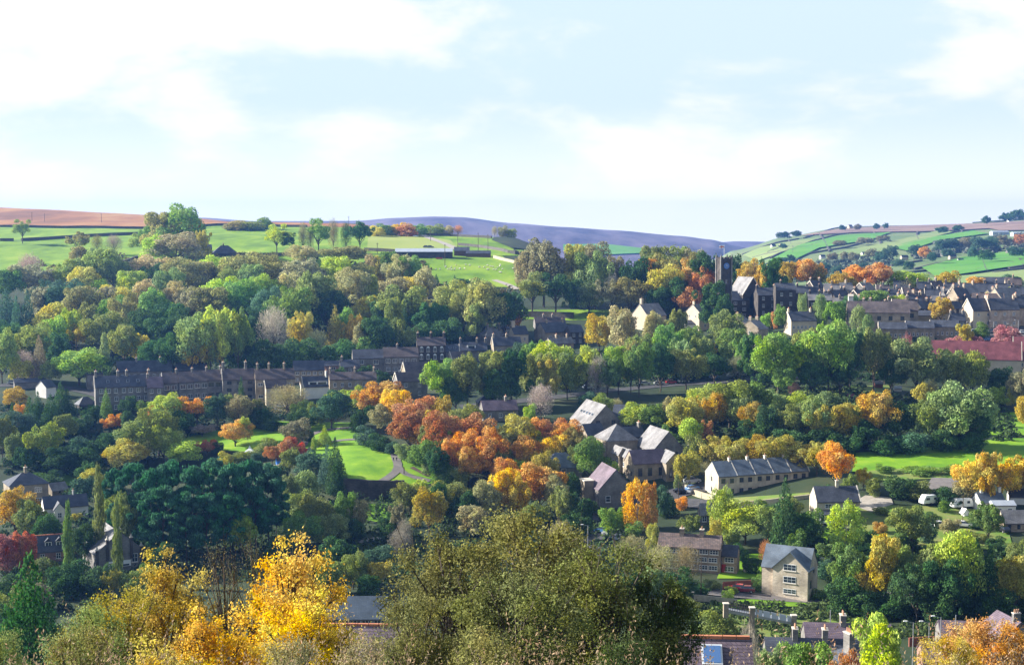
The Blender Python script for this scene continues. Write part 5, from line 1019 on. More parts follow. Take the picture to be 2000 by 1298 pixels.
# ------------------------------------------------------------------ every tree, where it stands: x, top, foot, width, form, colour, own words
rows('''
44 428 476 38 o olive lone olive tree standing on the left pasture under the moor wall
155 452 505 44 o brown ; 190 456 498 28 n brown ; 223 456 498 36 n grey ; 272 455 505 40 o olive ; 290 440 500 34 r green
322 414 505 60 t brown brown left part of the big tree clump on the skyline ; 357 398 505 72 r green tallest green tree of the big clump on the skyline ; 378 428 505 34 t gold golden patch of foliage at the right of the big clump ; 345 453 520 84 r mauve ; 308 458 520 50 r lime ; 395 450 515 26 t ochre
58 492 560 52 n grey ; 55 515 590 76 r mauve ; 12 525 600 50 r green ; 100 520 575 30 o brown ; 140 505 585 56 r olive ; 165 520 600 52 r ochre ; 200 484 570 72 r olive ; 222 505 575 56 r sage ; 190 540 600 50 r lime ; 160 480 530 40 r brown
260 528 600 50 r lime ; 298 498 570 66 r tan ; 305 512 575 56 r dark ; 332 522 600 52 r sage ; 372 502 585 74 r brown ; 425 498 570 46 r lime ; 436 512 570 14 s dark small dark conifer beside the yellow-green crown below the farmhouse ; 472 492 580 74 r brown ; 494 515 590 50 r sage
400 510 580 44 r tan ; 285 545 620 50 r tan ; 350 548 620 54 r tan ; 248 512 570 44 r sage ; 455 520 590 40 r olive
14 566 650 60 s teal ; 34 578 680 34 s teal ; 56 566 680 44 s teal ; 95 546 635 50 r teal ; 118 552 640 46 r teal ; 142 545 625 50 r teal ; 75 560 640 40 t mauve
168 558 650 64 r brown ; 182 566 640 38 r lime ; 105 590 675 74 r ochre broad ochre dome at the lower left edge of the hillside wood ; 103 616 695 42 r bright ; 142 602 690 42 r lime ; 150 622 690 36 r gold small golden tree at the lower left of the hillside wood ; 182 590 660 42 r olive ; 222 576 660 46 r green ; 246 580 680 44 r brown dark russet crown in the middle of the hillside wood ; 232 556 630 62 r ochre
302 562 665 72 r green ; 340 592 680 60 t dark ; 402 560 650 76 r brown ; 430 540 620 62 r lime ; 465 545 640 72 r green ; 206 608 700 62 r olive ; 242 634 720 50 r olive ; 263 650 716 48 r gold ; 236 638 700 34 r green ; 281 648 700 20 r tan
280 600 690 50 r dark ; 320 620 700 60 r dark ; 360 600 700 56 r dark ; 375 560 650 46 r mauve ; 200 560 640 40 t mauve
78 655 745 36 s mauve purplish bare conifer above the garages ; 46 680 745 46 n grey ; 42 700 750 36 r ochre ; 100 704 752 28 r olive ; 4 640 750 50 r olive ; 20 625 715 66 r dark ; 66 630 720 66 r olive ; 120 650 730 40 t dark ; 155 678 752 80 r bright big rounded leafy green tree left of the slate terrace ; 205 650 740 24 l sage ; 195 690 748 40 r dark
385 612 735 66 r sage ; 432 598 735 72 r lime ; 465 602 735 44 r green ; 412 625 735 34 r ochre ; 474 614 720 30 r lime ; 374 668 735 34 r gold ; 406 662 730 16 l lime narrow yellow-green column in front of the pale green tree ; 340 650 735 50 r dark ; 300 660 730 50 r dark
''', wide=1.3, gain=1.35)  # brightly lit slope: extra sunlight is put into the leaf colours
rows('''
541 437 500 46 o lime leaning yellow-green tree at the left of the tall open trees ; 565 454 500 28 o dark ; 592 430 500 22 n mauve ; 606 436 500 16 n mauve ; 622 426 500 50 o green ; 651 424 495 26 n mauve ; 676 430 495 24 n dark ; 703 432 495 54 o dark dark green tree at the right end of the tall open trees ; 595 478 510 40 u tan ; 570 482 505 40 n tan ; 672 480 520 62 r brown
470 430 450 44 u brown ; 495 432 450 40 u olive ; 518 424 448 30 u green ; 450 434 450 24 u mauve ; 735 440 462 26 u ochre ; 756 436 460 34 u green ; 775 434 460 24 u gold ; 795 436 462 30 u rust ; 820 437 460 30 u green ; 848 437 455 34 u olive ; 872 440 452 24 u tan ; 895 438 452 24 n rust ; 966 440 456 16 n mauve ; 982 440 458 18 u mauve ; 998 446 460 16 u olive
532 497 580 72 r brown ; 590 505 590 72 r mauve ; 655 500 580 54 r lime bright yellow-green dome in the centre of the hillside wood ; 615 505 580 40 r dark ; 705 512 580 50 r brown ; 726 496 560 26 r tan ; 742 498 560 36 r ochre ; 758 490 560 30 r green ; 780 497 580 50 r tan ; 748 522 560 22 r gold ; 806 499 580 46 r green ; 828 520 600 40 r tan ; 840 545 600 34 n grey
505 535 620 50 r lime ; 565 532 620 46 r tan ; 612 530 650 84 r olive ; 688 522 620 64 r tan broad tan dome right of the bright yellow-green one ; 720 535 620 40 r olive ; 812 540 600 50 r ochre ; 770 540 600 50 r tan ; 852 535 556 14 s dark left of two tiny dark conifers at the edge of the sheep field ; 888 537 556 12 s dark right of two tiny dark conifers at the edge of the sheep field ; 905 543 560 30 u dark
880 547 650 64 r olive ; 945 545 665 92 r brown ; 905 562 660 54 r olive ; 985 570 665 56 r dark ; 930 590 670 44 t olive ; 1002 600 660 30 r rust
775 557 665 78 r olive ; 717 577 650 62 r ochre ; 802 574 660 56 r brown ; 773 583 690 42 t olive ; 790 588 680 24 s dark tall green conifer behind the left of the arched-window house ; 801 638 690 26 r sage ; 842 590 670 60 r dark ; 870 620 680 50 r dark ; 830 630 685 44 r dark
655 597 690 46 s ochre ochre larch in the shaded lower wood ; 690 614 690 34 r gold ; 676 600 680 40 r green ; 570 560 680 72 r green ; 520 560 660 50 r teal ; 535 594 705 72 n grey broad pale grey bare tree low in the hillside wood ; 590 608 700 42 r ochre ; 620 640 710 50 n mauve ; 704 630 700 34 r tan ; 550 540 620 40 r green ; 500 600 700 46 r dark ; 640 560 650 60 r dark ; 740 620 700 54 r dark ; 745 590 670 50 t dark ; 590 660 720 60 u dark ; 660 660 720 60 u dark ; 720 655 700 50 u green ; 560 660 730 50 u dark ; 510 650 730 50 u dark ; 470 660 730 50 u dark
''', wide=1.3, gain=1.35)
rows('''
1062 467 600 92 r mauve ; 1040 490 600 56 r tan ; 1122 477 600 52 t ochre ; 1162 490 605 62 r sage ; 1158 472 560 64 r mauve ; 1200 500 600 50 r mauve ; 1195 530 610 36 n grey
1040 530 618 72 o olive ; 1085 533 618 78 o dark ; 1118 545 618 40 t dark ; 1150 548 614 60 r sage ; 1183 545 618 46 o mauve ; 1232 542 616 66 r brown ; 1228 527 590 40 r brown ; 1242 503 605 62 r dark ; 1282 480 590 60 r olive ; 1325 481 590 70 r olive ; 1300 495 600 60 r brown ; 1345 486 590 50 r mauve
1268 504 600 40 r orange ; 1296 516 612 64 r ochre ; 1347 505 605 62 r orange round orange-topped beech left of the church tower ; 1362 492 600 50 r brown ; 1320 540 615 56 r dark ; 1345 560 618 50 r rust ; 1434 498 600 52 r dark dark tree behind the right of the church tower ; 1280 560 618 44 r dark ; 1310 562 612 18 s teal ; 1390 548 648 54 t dark dark tree hiding the foot of the church tower at its left ; 1413 574 650 36 r dark ; 1384 492 602 56 r dark dark tree pressed against the left of the church tower ; 1380 520 606 50 r rust
1170 612 690 54 r gold golden leafy tree left of the tan trees below the churchyard ; 1216 597 700 54 r tan ; 1278 608 690 58 r tan ; 1322 603 680 42 r olive ; 1345 636 700 46 r green ; 1418 605 690 56 r olive ; 1432 640 730 64 r green ; 1452 660 740 40 t green ; 1300 632 740 64 r green ; 1250 652 745 56 r olive ; 1385 663 700 26 r gold ; 1368 655 740 50 r olive ; 1330 660 745 54 r sage
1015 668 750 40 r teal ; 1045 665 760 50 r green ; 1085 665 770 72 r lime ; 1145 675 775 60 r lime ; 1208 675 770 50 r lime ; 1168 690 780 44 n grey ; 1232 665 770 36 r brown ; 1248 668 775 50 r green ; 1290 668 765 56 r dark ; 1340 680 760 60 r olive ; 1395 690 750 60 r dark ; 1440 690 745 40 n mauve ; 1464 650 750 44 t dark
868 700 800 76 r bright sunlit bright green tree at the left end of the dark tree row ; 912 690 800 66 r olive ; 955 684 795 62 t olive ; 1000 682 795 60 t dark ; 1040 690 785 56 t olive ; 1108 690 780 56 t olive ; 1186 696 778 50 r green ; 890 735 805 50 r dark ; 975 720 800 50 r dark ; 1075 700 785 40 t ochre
1056 746 820 62 n grey rounded grey bare tree in the open beside the valley road ; 1035 788 825 24 u lime ; 1150 765 800 40 u teal ; 1182 768 810 46 u olive ; 1205 775 812 30 n tan
1520 650 770 88 r bright big bright green dome under the brilliant cream gable ; 1570 640 750 56 r olive ; 1618 625 770 86 r bright ; 1660 640 765 56 r dark ; 1706 640 765 62 r olive ; 1728 668 750 52 r tan ; 1770 645 750 30 n pink ; 1792 658 780 86 r sage ; 1740 690 770 50 r dark ; 1848 682 780 66 r olive ; 1895 684 785 66 r olive ; 1958 716 790 66 r dark ; 1990 720 800 44 r mauve ; 1530 716 775 44 r green ; 1550 743 775 26 n pink small pinkish-red bush at the left of the allotments ; 1500 700 760 44 t dark ; 1585 700 770 50 r dark ; 1640 700 770 54 r dark
1460 505 600 44 r gold ; 1486 512 600 36 r gold ; 1500 545 600 26 r orange ; 1508 503 600 44 t dark ; 1535 510 575 36 r gold ; 1532 535 590 30 r ochre ; 1580 505 570 58 r orange large rounded orange tree above the town roofs ; 1596 515 570 34 r brown ; 1635 530 575 36 r gold ; 1672 517 570 52 r orange ; 1712 513 572 60 r rust ; 1660 540 572 44 r ochre ; 1778 528 572 68 r lime bright lime green dome above the town roofs ; 1850 528 572 44 r gold ; 1908 539 565 32 r orange ; 1768 545 580 36 n mauve ; 1975 535 560 30 u teal
1568 572 640 26 b sage left of the two pale birches in front of dark houses ; 1602 574 645 28 b sage right of the two pale birches in front of dark houses ; 1633 588 650 36 r bright ; 1525 594 650 28 r green ; 1512 608 650 14 t rust ; 1498 610 650 18 r bright ; 1700 566 612 58 r green ; 1755 574 612 30 r lime ; 1836 580 635 40 r gold golden tree right of the long flats ; 1876 556 590 26 u gold ; 1916 568 600 34 u gold ; 1676 595 670 32 b sage ; 1694 612 675 26 b sage ; 1660 575 625 40 u dark ; 1915 628 660 30 u green ; 1975 560 590 20 u lime
1886 632 690 26 t ochre upright ochre-green tree between the pink trees ; 1862 656 690 34 r pink ; 1908 655 690 28 r pink ; 1968 634 690 46 r pink rounded pinkish-red tree beside the tall car park lamp
''', wide=1.15, gain=1.15)
rows('''
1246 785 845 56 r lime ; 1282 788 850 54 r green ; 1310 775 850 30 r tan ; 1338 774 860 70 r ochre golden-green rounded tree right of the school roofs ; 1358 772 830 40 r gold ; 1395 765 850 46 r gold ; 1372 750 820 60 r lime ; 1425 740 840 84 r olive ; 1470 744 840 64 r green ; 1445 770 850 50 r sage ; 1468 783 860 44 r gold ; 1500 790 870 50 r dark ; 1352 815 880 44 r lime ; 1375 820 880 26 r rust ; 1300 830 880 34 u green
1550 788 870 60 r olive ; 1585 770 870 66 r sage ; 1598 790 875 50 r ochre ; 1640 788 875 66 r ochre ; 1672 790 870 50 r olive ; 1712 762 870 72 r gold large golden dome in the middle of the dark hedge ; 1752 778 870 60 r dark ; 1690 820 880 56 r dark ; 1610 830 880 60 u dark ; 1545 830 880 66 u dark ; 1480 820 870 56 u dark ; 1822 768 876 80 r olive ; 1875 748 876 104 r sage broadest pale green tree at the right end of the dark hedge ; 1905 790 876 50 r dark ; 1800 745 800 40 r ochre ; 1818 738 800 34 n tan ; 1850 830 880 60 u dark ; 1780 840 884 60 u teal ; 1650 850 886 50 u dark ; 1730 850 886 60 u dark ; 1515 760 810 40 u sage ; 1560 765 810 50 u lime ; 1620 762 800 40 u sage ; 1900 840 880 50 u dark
1946 755 800 34 t lime ; 1973 755 800 16 t ochre ; 1998 765 850 26 r gold ; 1920 775 815 24 n grey
1362 848 925 40 r olive ; 1398 850 925 56 r ochre ; 1436 855 930 64 r ochre ; 1478 850 925 60 r gold ; 1520 848 928 62 r ochre ; 1560 866 925 54 r gold golden-orange tree behind the right end of the slate terrace ; 1595 862 930 50 r ochre ; 1632 862 955 60 r orange orange and tan tree right of the slate terrace ; 1686 912 958 26 r gold small golden tree at the field corner ; 1706 930 968 30 u olive ; 1762 925 972 60 u dark ; 1798 936 975 46 u olive ; 1850 948 985 56 u dark ; 1898 895 985 56 r yellow left of the bright yellow trees in front of the green field ; 1934 882 990 44 t gold golden-tan poplar-like tree between the yellow ones ; 1972 895 985 52 r yellow ; 2005 888 985 50 r gold ; 1882 942 985 44 u tan ; 1730 905 925 30 u green ; 1800 908 925 60 u green ; 1860 908 925 50 u green
1340 880 945 44 r ochre ; 1380 895 930 40 n tan ; 1330 885 950 24 t ochre ; 1322 925 955 14 l sage small slender tree on the pavement by the school ; 1605 945 985 28 u dark ; 1660 925 985 30 r olive
1330 966 995 24 u orange small round orange bush beside the lane ; 1300 960 1010 40 u dark ; 1410 950 1060 50 b lime ; 1455 975 1062 84 r lime big drooping lime green tree in front of the terrace ; 1500 985 1065 60 r olive ; 1532 934 1080 62 s dark tall dark spruce in front of the slate terrace ; 1570 1000 1080 50 r dark ; 1652 978 1075 72 b lime pale yellow-green birch in front of the white conservatory ; 1350 1005 1050 40 r olive ; 1395 1010 1080 34 b ochre ; 1430 1035 1075 30 r olive ; 1555 1030 1090 30 u green ; 1620 1060 1100 40 u green ; 1600 1045 1070 20 u dark
1782 985 1075 66 r olive ; 1810 1015 1060 30 u teal ; 1845 975 1000 20 u green ; 1855 1010 1040 30 u tan ; 1930 980 1060 46 r green small rounded green tree with a visible trunk before the bungalow ; 1720 1018 1040 24 u orange ; 1700 1085 1120 34 u green ; 1945 1045 1070 30 u dark ; 1760 1035 1070 34 u green
1660 1062 1190 72 r green ; 1718 1042 1195 76 t gold tall golden tree beside the dark woodland at lower right ; 1765 1068 1190 60 r olive ; 1820 1060 1200 90 r olive ; 1875 1030 1200 90 r lime ; 1905 1050 1205 60 s dark dark conifer in the lower right woodland ; 1930 1065 1205 60 s dark ; 1850 1090 1215 80 r dark ; 1790 1100 1215 70 r dark ; 1650 1120 1200 60 u dark ; 1990 1055 1140 50 r olive ; 1960 1110 1180 50 u lime ; 1700 1150 1205 60 u dark ; 1740 1160 1210 60 u dark ; 1980 1080 1200 70 r ochre ; 1950 1150 1220 60 u dark ; 1610 1090 1130 30 u teal ; 1830 1150 1220 60 u dark
1470 1080 1120 30 u dark ; 1420 1150 1175 24 u lime ; 1495 1050 1110 30 n rust
''', wide=1.2)
rows('''
735 745 815 72 r orange orange-red tree at the left end of the autumn row ; 775 760 840 62 r yellow brightest yellow tree of the autumn row in the park ; 745 788 850 46 r tan ; 818 773 850 72 r rust ; 800 800 885 66 r rust ; 835 815 885 56 r orange ; 862 772 850 42 r gold ; 720 790 840 30 r dark ; 905 790 870 60 r olive ; 932 808 900 66 r rust tall rust tree in the middle of the autumn row ; 908 835 920 60 r orange ; 885 855 935 56 r orange ; 950 850 930 56 r orange ; 930 880 945 50 r orange ; 975 872 940 50 r olive ; 1010 810 905 76 r ochre ; 990 838 920 50 r brown ; 1045 816 890 44 r orange ; 1090 815 895 56 r rust ; 1120 835 915 50 r brown ; 1084 847 915 56 r yellow dense golden-yellow tree left of the school ; 1060 840 900 40 r lime
868 800 905 62 r rust ; 962 832 935 60 r orange ; 1022 852 930 60 r orange ; 1106 818 900 52 r orange ; 985 890 960 50 r orange ; 915 870 945 50 r orange ; 1065 880 960 50 r ochre
255 772 818 32 r dark ; 290 782 822 34 u green ; 446 768 812 34 r olive ; 500 778 828 36 r olive ; 585 782 822 34 u green ; 340 800 835 36 u teal ; 712 712 742 26 u dark ; 668 716 745 24 u green ; 745 722 745 26 u dark ; 180 790 835 34 r dark ; 1040 880 940 44 r gold ; 1015 895 950 44 r lime ; 940 880 935 44 r gold ; 905 870 925 40 r ochre ; 850 800 860 40 r gold ;
1700 1058 1088 36 u green ; 1745 1000 1025 30 u olive ; 1690 1032 1060 30 u dark ; 1775 1042 1070 36 u dark ; 1905 1008 1032 30 u dark ; 1915 1038 1058 34 u olive ; 1868 1046 1070 34 u green ; 1962 1062 1088 44 u dark ; 1668 998 1016 26 u dark ; 1722 988 1004 30 u olive ; 1440 1062 1094 34 u dark ; 1482 1122 1152 26 u green ; 1392 1130 1152 26 u sage ; 1428 1142 1160 22 u olive ; 1640 1040 1062 30 u dark ; 1585 1080 1105 34 u dark ; 1740 1060 1090 40 r olive ; 1820 1000 1022 30 u dark ; 1995 1060 1090 40 u dark ; 1600 1150 1172 30 u green ; 1345 1168 1190 40 u olive
1425 985 1015 40 u lime ; 1480 975 1020 40 u green ; 1545 970 1010 40 u olive ; 1520 985 1030 40 u dark ; 1590 990 1030 30 u green ; 1395 985 1020 30 u olive
715 830 870 40 u teal ; 740 845 880 40 u dark ; 765 860 885 30 u teal ; 790 865 895 30 u sage ; 810 880 905 30 u green ; 830 860 925 50 r green ; 855 870 945 50 r dark ; 845 830 900 50 r olive ; 875 835 910 40 r green ; 865 905 945 36 u green ; 900 915 950 40 u olive ; 835 900 925 26 u sage
1156 850 945 54 r green leafy green tree between hipped stone building and school block ; 1190 898 940 30 u lime ; 1130 870 930 36 r olive ; 1118 920 985 40 u dark
1052 905 1005 90 r orange broad orange-pink tree left of the hipped stone building ; 982 916 1020 62 r yellow ; 950 935 1030 56 r tan ; 1010 930 1025 50 r gold ; 1085 925 1010 50 r tan ; 1100 950 1030 46 r olive ; 1140 960 1030 44 u dark ; 1195 990 1045 46 u bright round clipped bright green bush above the parked silver cars ; 1245 934 1035 56 b yellow golden-yellow birch in front of the chapel ; 1268 940 1035 34 b orange ; 1235 1018 1050 34 u green ; 1290 945 1025 36 r teal ; 1222 980 1030 30 u green ; 1120 1000 1060 50 r dark ; 1040 980 1050 60 r olive
880 938 1010 70 r olive ; 838 952 1045 50 r gold tall golden willow-like tree below the park ; 855 940 1030 50 r dark ; 800 940 1010 54 r olive ; 820 935 1000 50 r lime ; 910 960 1035 50 r dark ; 775 985 1060 34 t mauve ; 925 985 1050 60 r tan ; 790 1010 1070 40 n grey ; 760 1000 1060 40 u dark
460 820 872 54 r orange round golden-orange tree on the sunny park lawn ; 480 812 868 24 r lime ; 404 858 890 34 r red round scarlet shrub left of the golden-orange lawn tree ; 383 862 885 18 u rust ; 395 828 852 40 r grey small grey dome-shaped tree on the sunlit lawn ; 425 860 885 26 u dark ; 355 860 910 66 r lime ; 310 795 890 80 r olive ; 280 820 900 90 r olive ; 250 855 925 80 r ochre ; 320 830 905 60 r lime ; 325 765 840 60 r lime ; 312 788 840 46 r red dark red tree behind the big olive tree ; 385 772 835 78 o orange spreading orange oak below the stepped houses ; 425 770 840 50 r teal ; 222 808 845 40 r orange flat orange shrub under the cream gable ; 350 800 850 60 u dark ; 225 840 860 40 u dark
472 738 830 28 s dark ; 466 770 840 52 r tan ; 560 748 815 96 n tan broad grey-tan bare willow with spreading crown by the parked white car ; 648 763 838 60 r teal round dark blue-green evergreen at the head of the park ; 620 785 830 30 u olive ; 655 760 790 40 u lime ; 680 762 795 34 u lime ; 705 752 800 30 u lime ; 700 800 845 30 u dark ; 760 745 800 50 r rust ; 590 800 840 50 u dark ; 500 790 835 50 u dark ; 530 812 840 40 u dark ; 575 815 870 44 u mauve ; 600 838 862 24 u dark ; 614 852 880 10 u lime ; 634 830 870 30 s lime
208 758 815 26 s green slim green conifer in front of the slate terrace ; 120 745 830 50 s dark ; 100 770 840 50 s dark ; 75 765 830 30 s dark ; 60 775 850 44 s dark ; 30 755 800 40 r gold ; 25 785 830 20 s dark ; 45 788 830 24 u orange ; 132 760 830 36 s dark ; 40 800 870 60 r teal ; 5 812 900 44 r olive ; 30 845 920 36 r sage ; 86 825 920 58 r lime tall lime green tree with airy crown at the left ; 130 808 870 40 r olive ; 160 850 900 40 u teal ; 150 810 850 50 u dark ; 180 900 960 50 r dark ; 120 870 935 60 r dark ; 55 870 925 50 r dark ; 185 915 985 56 r ochre ; 165 930 1000 46 r teal ; 210 845 900 50 r dark ; 250 800 850 30 r dark ; 170 870 930 60 u dark ; 90 920 950 60 u dark
560 855 895 34 u rust ; 570 850 880 20 r red ; 590 862 890 20 u red ; 532 870 908 28 r rust small rust-red tree left of the tent roof in the park ; 520 855 890 44 u olive ; 505 880 900 24 u teal ; 608 880 940 50 r teal ; 655 855 960 42 s dark ; 640 868 950 40 s teal ; 662 878 965 46 s dark dark conifer at the left edge of the round lawn ; 570 875 930 50 r olive ; 600 915 985 46 r sage ; 545 905 940 40 u dark ; 440 880 915 30 u ochre ; 470 880 900 40 u olive
''', wide=1.2)
rows('''
225 915 1080 52 p pine ; 262 905 1085 70 p pine ; 300 915 1095 72 p pine ; 340 898 1085 76 p pine ; 380 910 1090 76 p pine ; 418 895 1080 76 p pine ; 455 905 1085 74 p pine ; 490 898 1070 76 p pine ; 525 905 1070 66 p pine ; 320 950 1110 76 p pine ; 365 960 1110 76 p pine ; 405 965 1105 70 p pine ; 450 960 1095 66 p pine ; 500 950 1080 66 p pine ; 540 930 1065 44 p pine ; 285 960 1105 56 p pine ; 245 960 1100 44 r olive ; 218 960 1060 34 r lime
470 1000 1090 62 r lime rounded lime green tree in front of the pines ; 560 925 1010 50 r sage ; 585 955 1045 62 r olive ; 620 965 1060 60 r olive ; 645 1000 1070 60 r sage ; 670 960 1050 50 r green ; 700 975 1050 40 r tan ; 590 1000 1080 66 r green ; 690 1010 1060 44 u dark ; 560 1050 1100 60 r dark
135 978 1120 22 l green left of three tall green poplars ; 195 908 1110 26 l olive middle and tallest of three poplars ; 230 972 1140 20 l olive right poplar standing in front of the stone chapel gable ; 8 1120 1190 60 u dark ; 20 1150 1230 70 u olive ; 4 1180 1250 60 u dark ; 60 1180 1250 80 u dark ; 30 950 1050 72 r gold golden-topped tree in front of the hipped stone house at left ; 60 975 1060 60 r olive ; 95 1000 1080 60 r dark ; 150 1000 1020 26 r ochre ; 165 1020 1110 50 r dark ; 15 1040 1140 66 r pink ; 45 1035 1140 56 r red red-leaved tree at the left edge beside the dormer cottages ; 90 1085 1150 60 u olive ; 130 1095 1165 70 u dark ; 190 1100 1170 60 u dark ; 260 1110 1170 50 u olive ; 290 1095 1160 40 u green ; 280 1050 1110 40 r dark ; 320 1060 1130 50 r dark ; 215 1110 1170 40 r ochre ; 60 1130 1190 60 u mauve
640 1085 1160 60 u olive ; 690 1075 1150 50 r olive ; 700 1070 1140 20 s olive ; 740 1095 1150 50 r ochre ; 660 1050 1110 60 u dark ; 740 1060 1110 60 u teal ; 780 1030 1090 50 n grey ; 610 1090 1160 50 r ochre ; 720 1120 1160 50 u dark
1095 1010 1110 60 n tan ; 1235 1040 1110 70 n tan ; 1290 1060 1140 80 n tan bare tan tree in front of the stone cottage row ; 1340 1060 1135 60 n tan ; 1275 1020 1075 30 b ochre ; 1330 1110 1170 60 u dark ; 1280 1100 1160 50 u sage ; 1400 1190 1250 60 u olive ; 1370 1140 1165 30 u dark ; 1240 1110 1160 50 u dark
''')
# nearer trees that rise out of the valley side in front of us
for a in [(62,1086,1365,175,'s',(.04,.13,.03),'large dark green spruce rising at the lower left edge',150), (325,1066,1520,190,'z','gold','tall olive and yellow tree left of the bright yellow maple',66), (250,1150,1560,220,'y','ochre',"olive leafed tree at lower left below the stone chapel",60),
          (175,1180,1560,190,'w','sage','pale green scrub tree below the dark spruce at lower left',56), (568,1040,1540,230,'z','yellow','bright yellow maple in the near foreground',62), (600,1150,1520,190,'z','yellow','lower spray of the bright yellow maple at its right',58), (410,1175,1560,200,'z','yellow','golden foreground tree between olive tree and bright yellow maple',58),
          (445,1050,1540,160,'v','tan','bare reddish-twigged tree behind the yellow maple',64), (500,1040,1540,150,'v','brown','bare twiggy tree just left of the yellow maple top',66), (880,1050,1540,280,'y','nbrown','broad brownish green tree left of the foreground centre',60), (1030,1002,1540,290,'x','nbrown','tallest brown-green tree in the foreground centre',62),
          (1190,1065,1540,290,'y','nolive','dark green foreground tree right of centre',58), (1270,1120,1560,200,'x','ndark','darkest foreground tree at the right of the centre group',60), (1010,1120,1600,280,'x','nolive','dense green lower tree in the middle of the foreground group',52), (820,1160,1600,200,'w','nbrown','low brown-green tree at the left of the foreground group',50),
          (1100,1040,1540,140,'y','nbrown','brown-leafed crown between the two tallest foreground trees',64), (1722,1213,1420,124,'t','lime','rounded yellow-green tree at the bottom right between dark roofs',170), (1560,1250,1440,120,'r','bright','green tree at the bottom below the dark slate roofs',150), (1500,1262,1440,70,'r','sage','pale green bushy tree beside the skylight house',140),
          (1930,1210,1480,190,'x','orange','orange leafed tree at the bottom right corner',110), (1850,1240,1480,130,'x','gold','golden foreground tree left of the orange one at bottom right',105), (1890,1205,1440,90,'r','rust','rust-brown tree behind the orange foreground tree',140), (1460,1200,1440,50,'n','grey','bare grey tree right of the skylight house',130),
          (1650,1265,1440,60,'r','rust','small rust tree left of the yellow-green one at the bottom',130), (30,1230,1600,130,'w','olive','scrubby olive bush in the bottom left corner',50), (320,1235,1640,240,'z','gold','ochre bush along the bottom below the golden tree',48), (180,1225,1660,220,'w','brown','brown-tinted bush along the bottom left',44), (960,1225,1680,240,'w','brown','brownish bush along the bottom below the tallest centre tree',42), (1200,1235,1700,220,'w','ndark','dark bush along the bottom right of centre',42), (560,1235,1680,180,'w','tan','tan bush along the bottom under the bright yellow maple',42),
          (720,1245,1700,150,'w','tan','tan thicket at the bottom between yellow and green trees',44)]:
    x, yt, yb, w_, k_, c_, l_, D_ = a
    tree(x, yt, yb, w_, k_, c_, l_, D=D_)
# trees scattered on the far hillside
FT = '1530 455 466 24 r dark;1555 453 463 22 r dark;1645 442 450 14 r teal;1675 440 450 16 r mauve;1712 439 449 14 r teal;1730 438 448 12 r teal;1925 424 440 18 r dark;1985 412 436 40 r dark;1965 418 436 24 r dark;1840 445 456 22 r dark;1870 442 452 20 r dark;1640 472 482 30 r mauve;1690 466 476 36 r mauve;1725 462 472 26 r mauve;1740 482 510 30 r teal;1705 488 508 26 r mauve;1720 495 515 24 r teal;1806 484 510 26 r orange;1820 495 515 20 r teal;1785 480 500 24 r teal;1840 470 492 26 r teal;1862 468 490 26 r teal;1885 466 488 26 r mauve;1910 464 490 28 r teal;1935 464 488 26 r teal;1960 462 485 26 r mauve;1990 460 484 24 r rust;1850 488 505 22 r teal;1900 484 508 26 r teal;1925 490 512 26 r dark;1985 484 505 26 r teal;1625 496 512 20 r mauve;1650 494 510 22 r mauve;1667 495 512 18 r mauve;1610 515 535 24 r teal;1635 520 540 24 r teal;1660 522 540 22 r teal;1690 515 532 24 r teal;1755 508 524 22 r teal;1775 512 528 20 r dark;1600 530 548 24 r teal;1640 535 552 22 r sage;1525 505 525 24 r teal;1555 510 530 24 r teal;1500 515 540 24 r teal;1730 520 535 24 r mauve;1530 478 486 14 r teal;1545 500 512 16 r dark'
for it in FT.split(';'):
    q = it.split(); tree(float(q[0]), float(q[1])-3, float(q[2])+3, float(q[3]), q[4], q[5], far='f', grp='trees scattered over the far hillside')
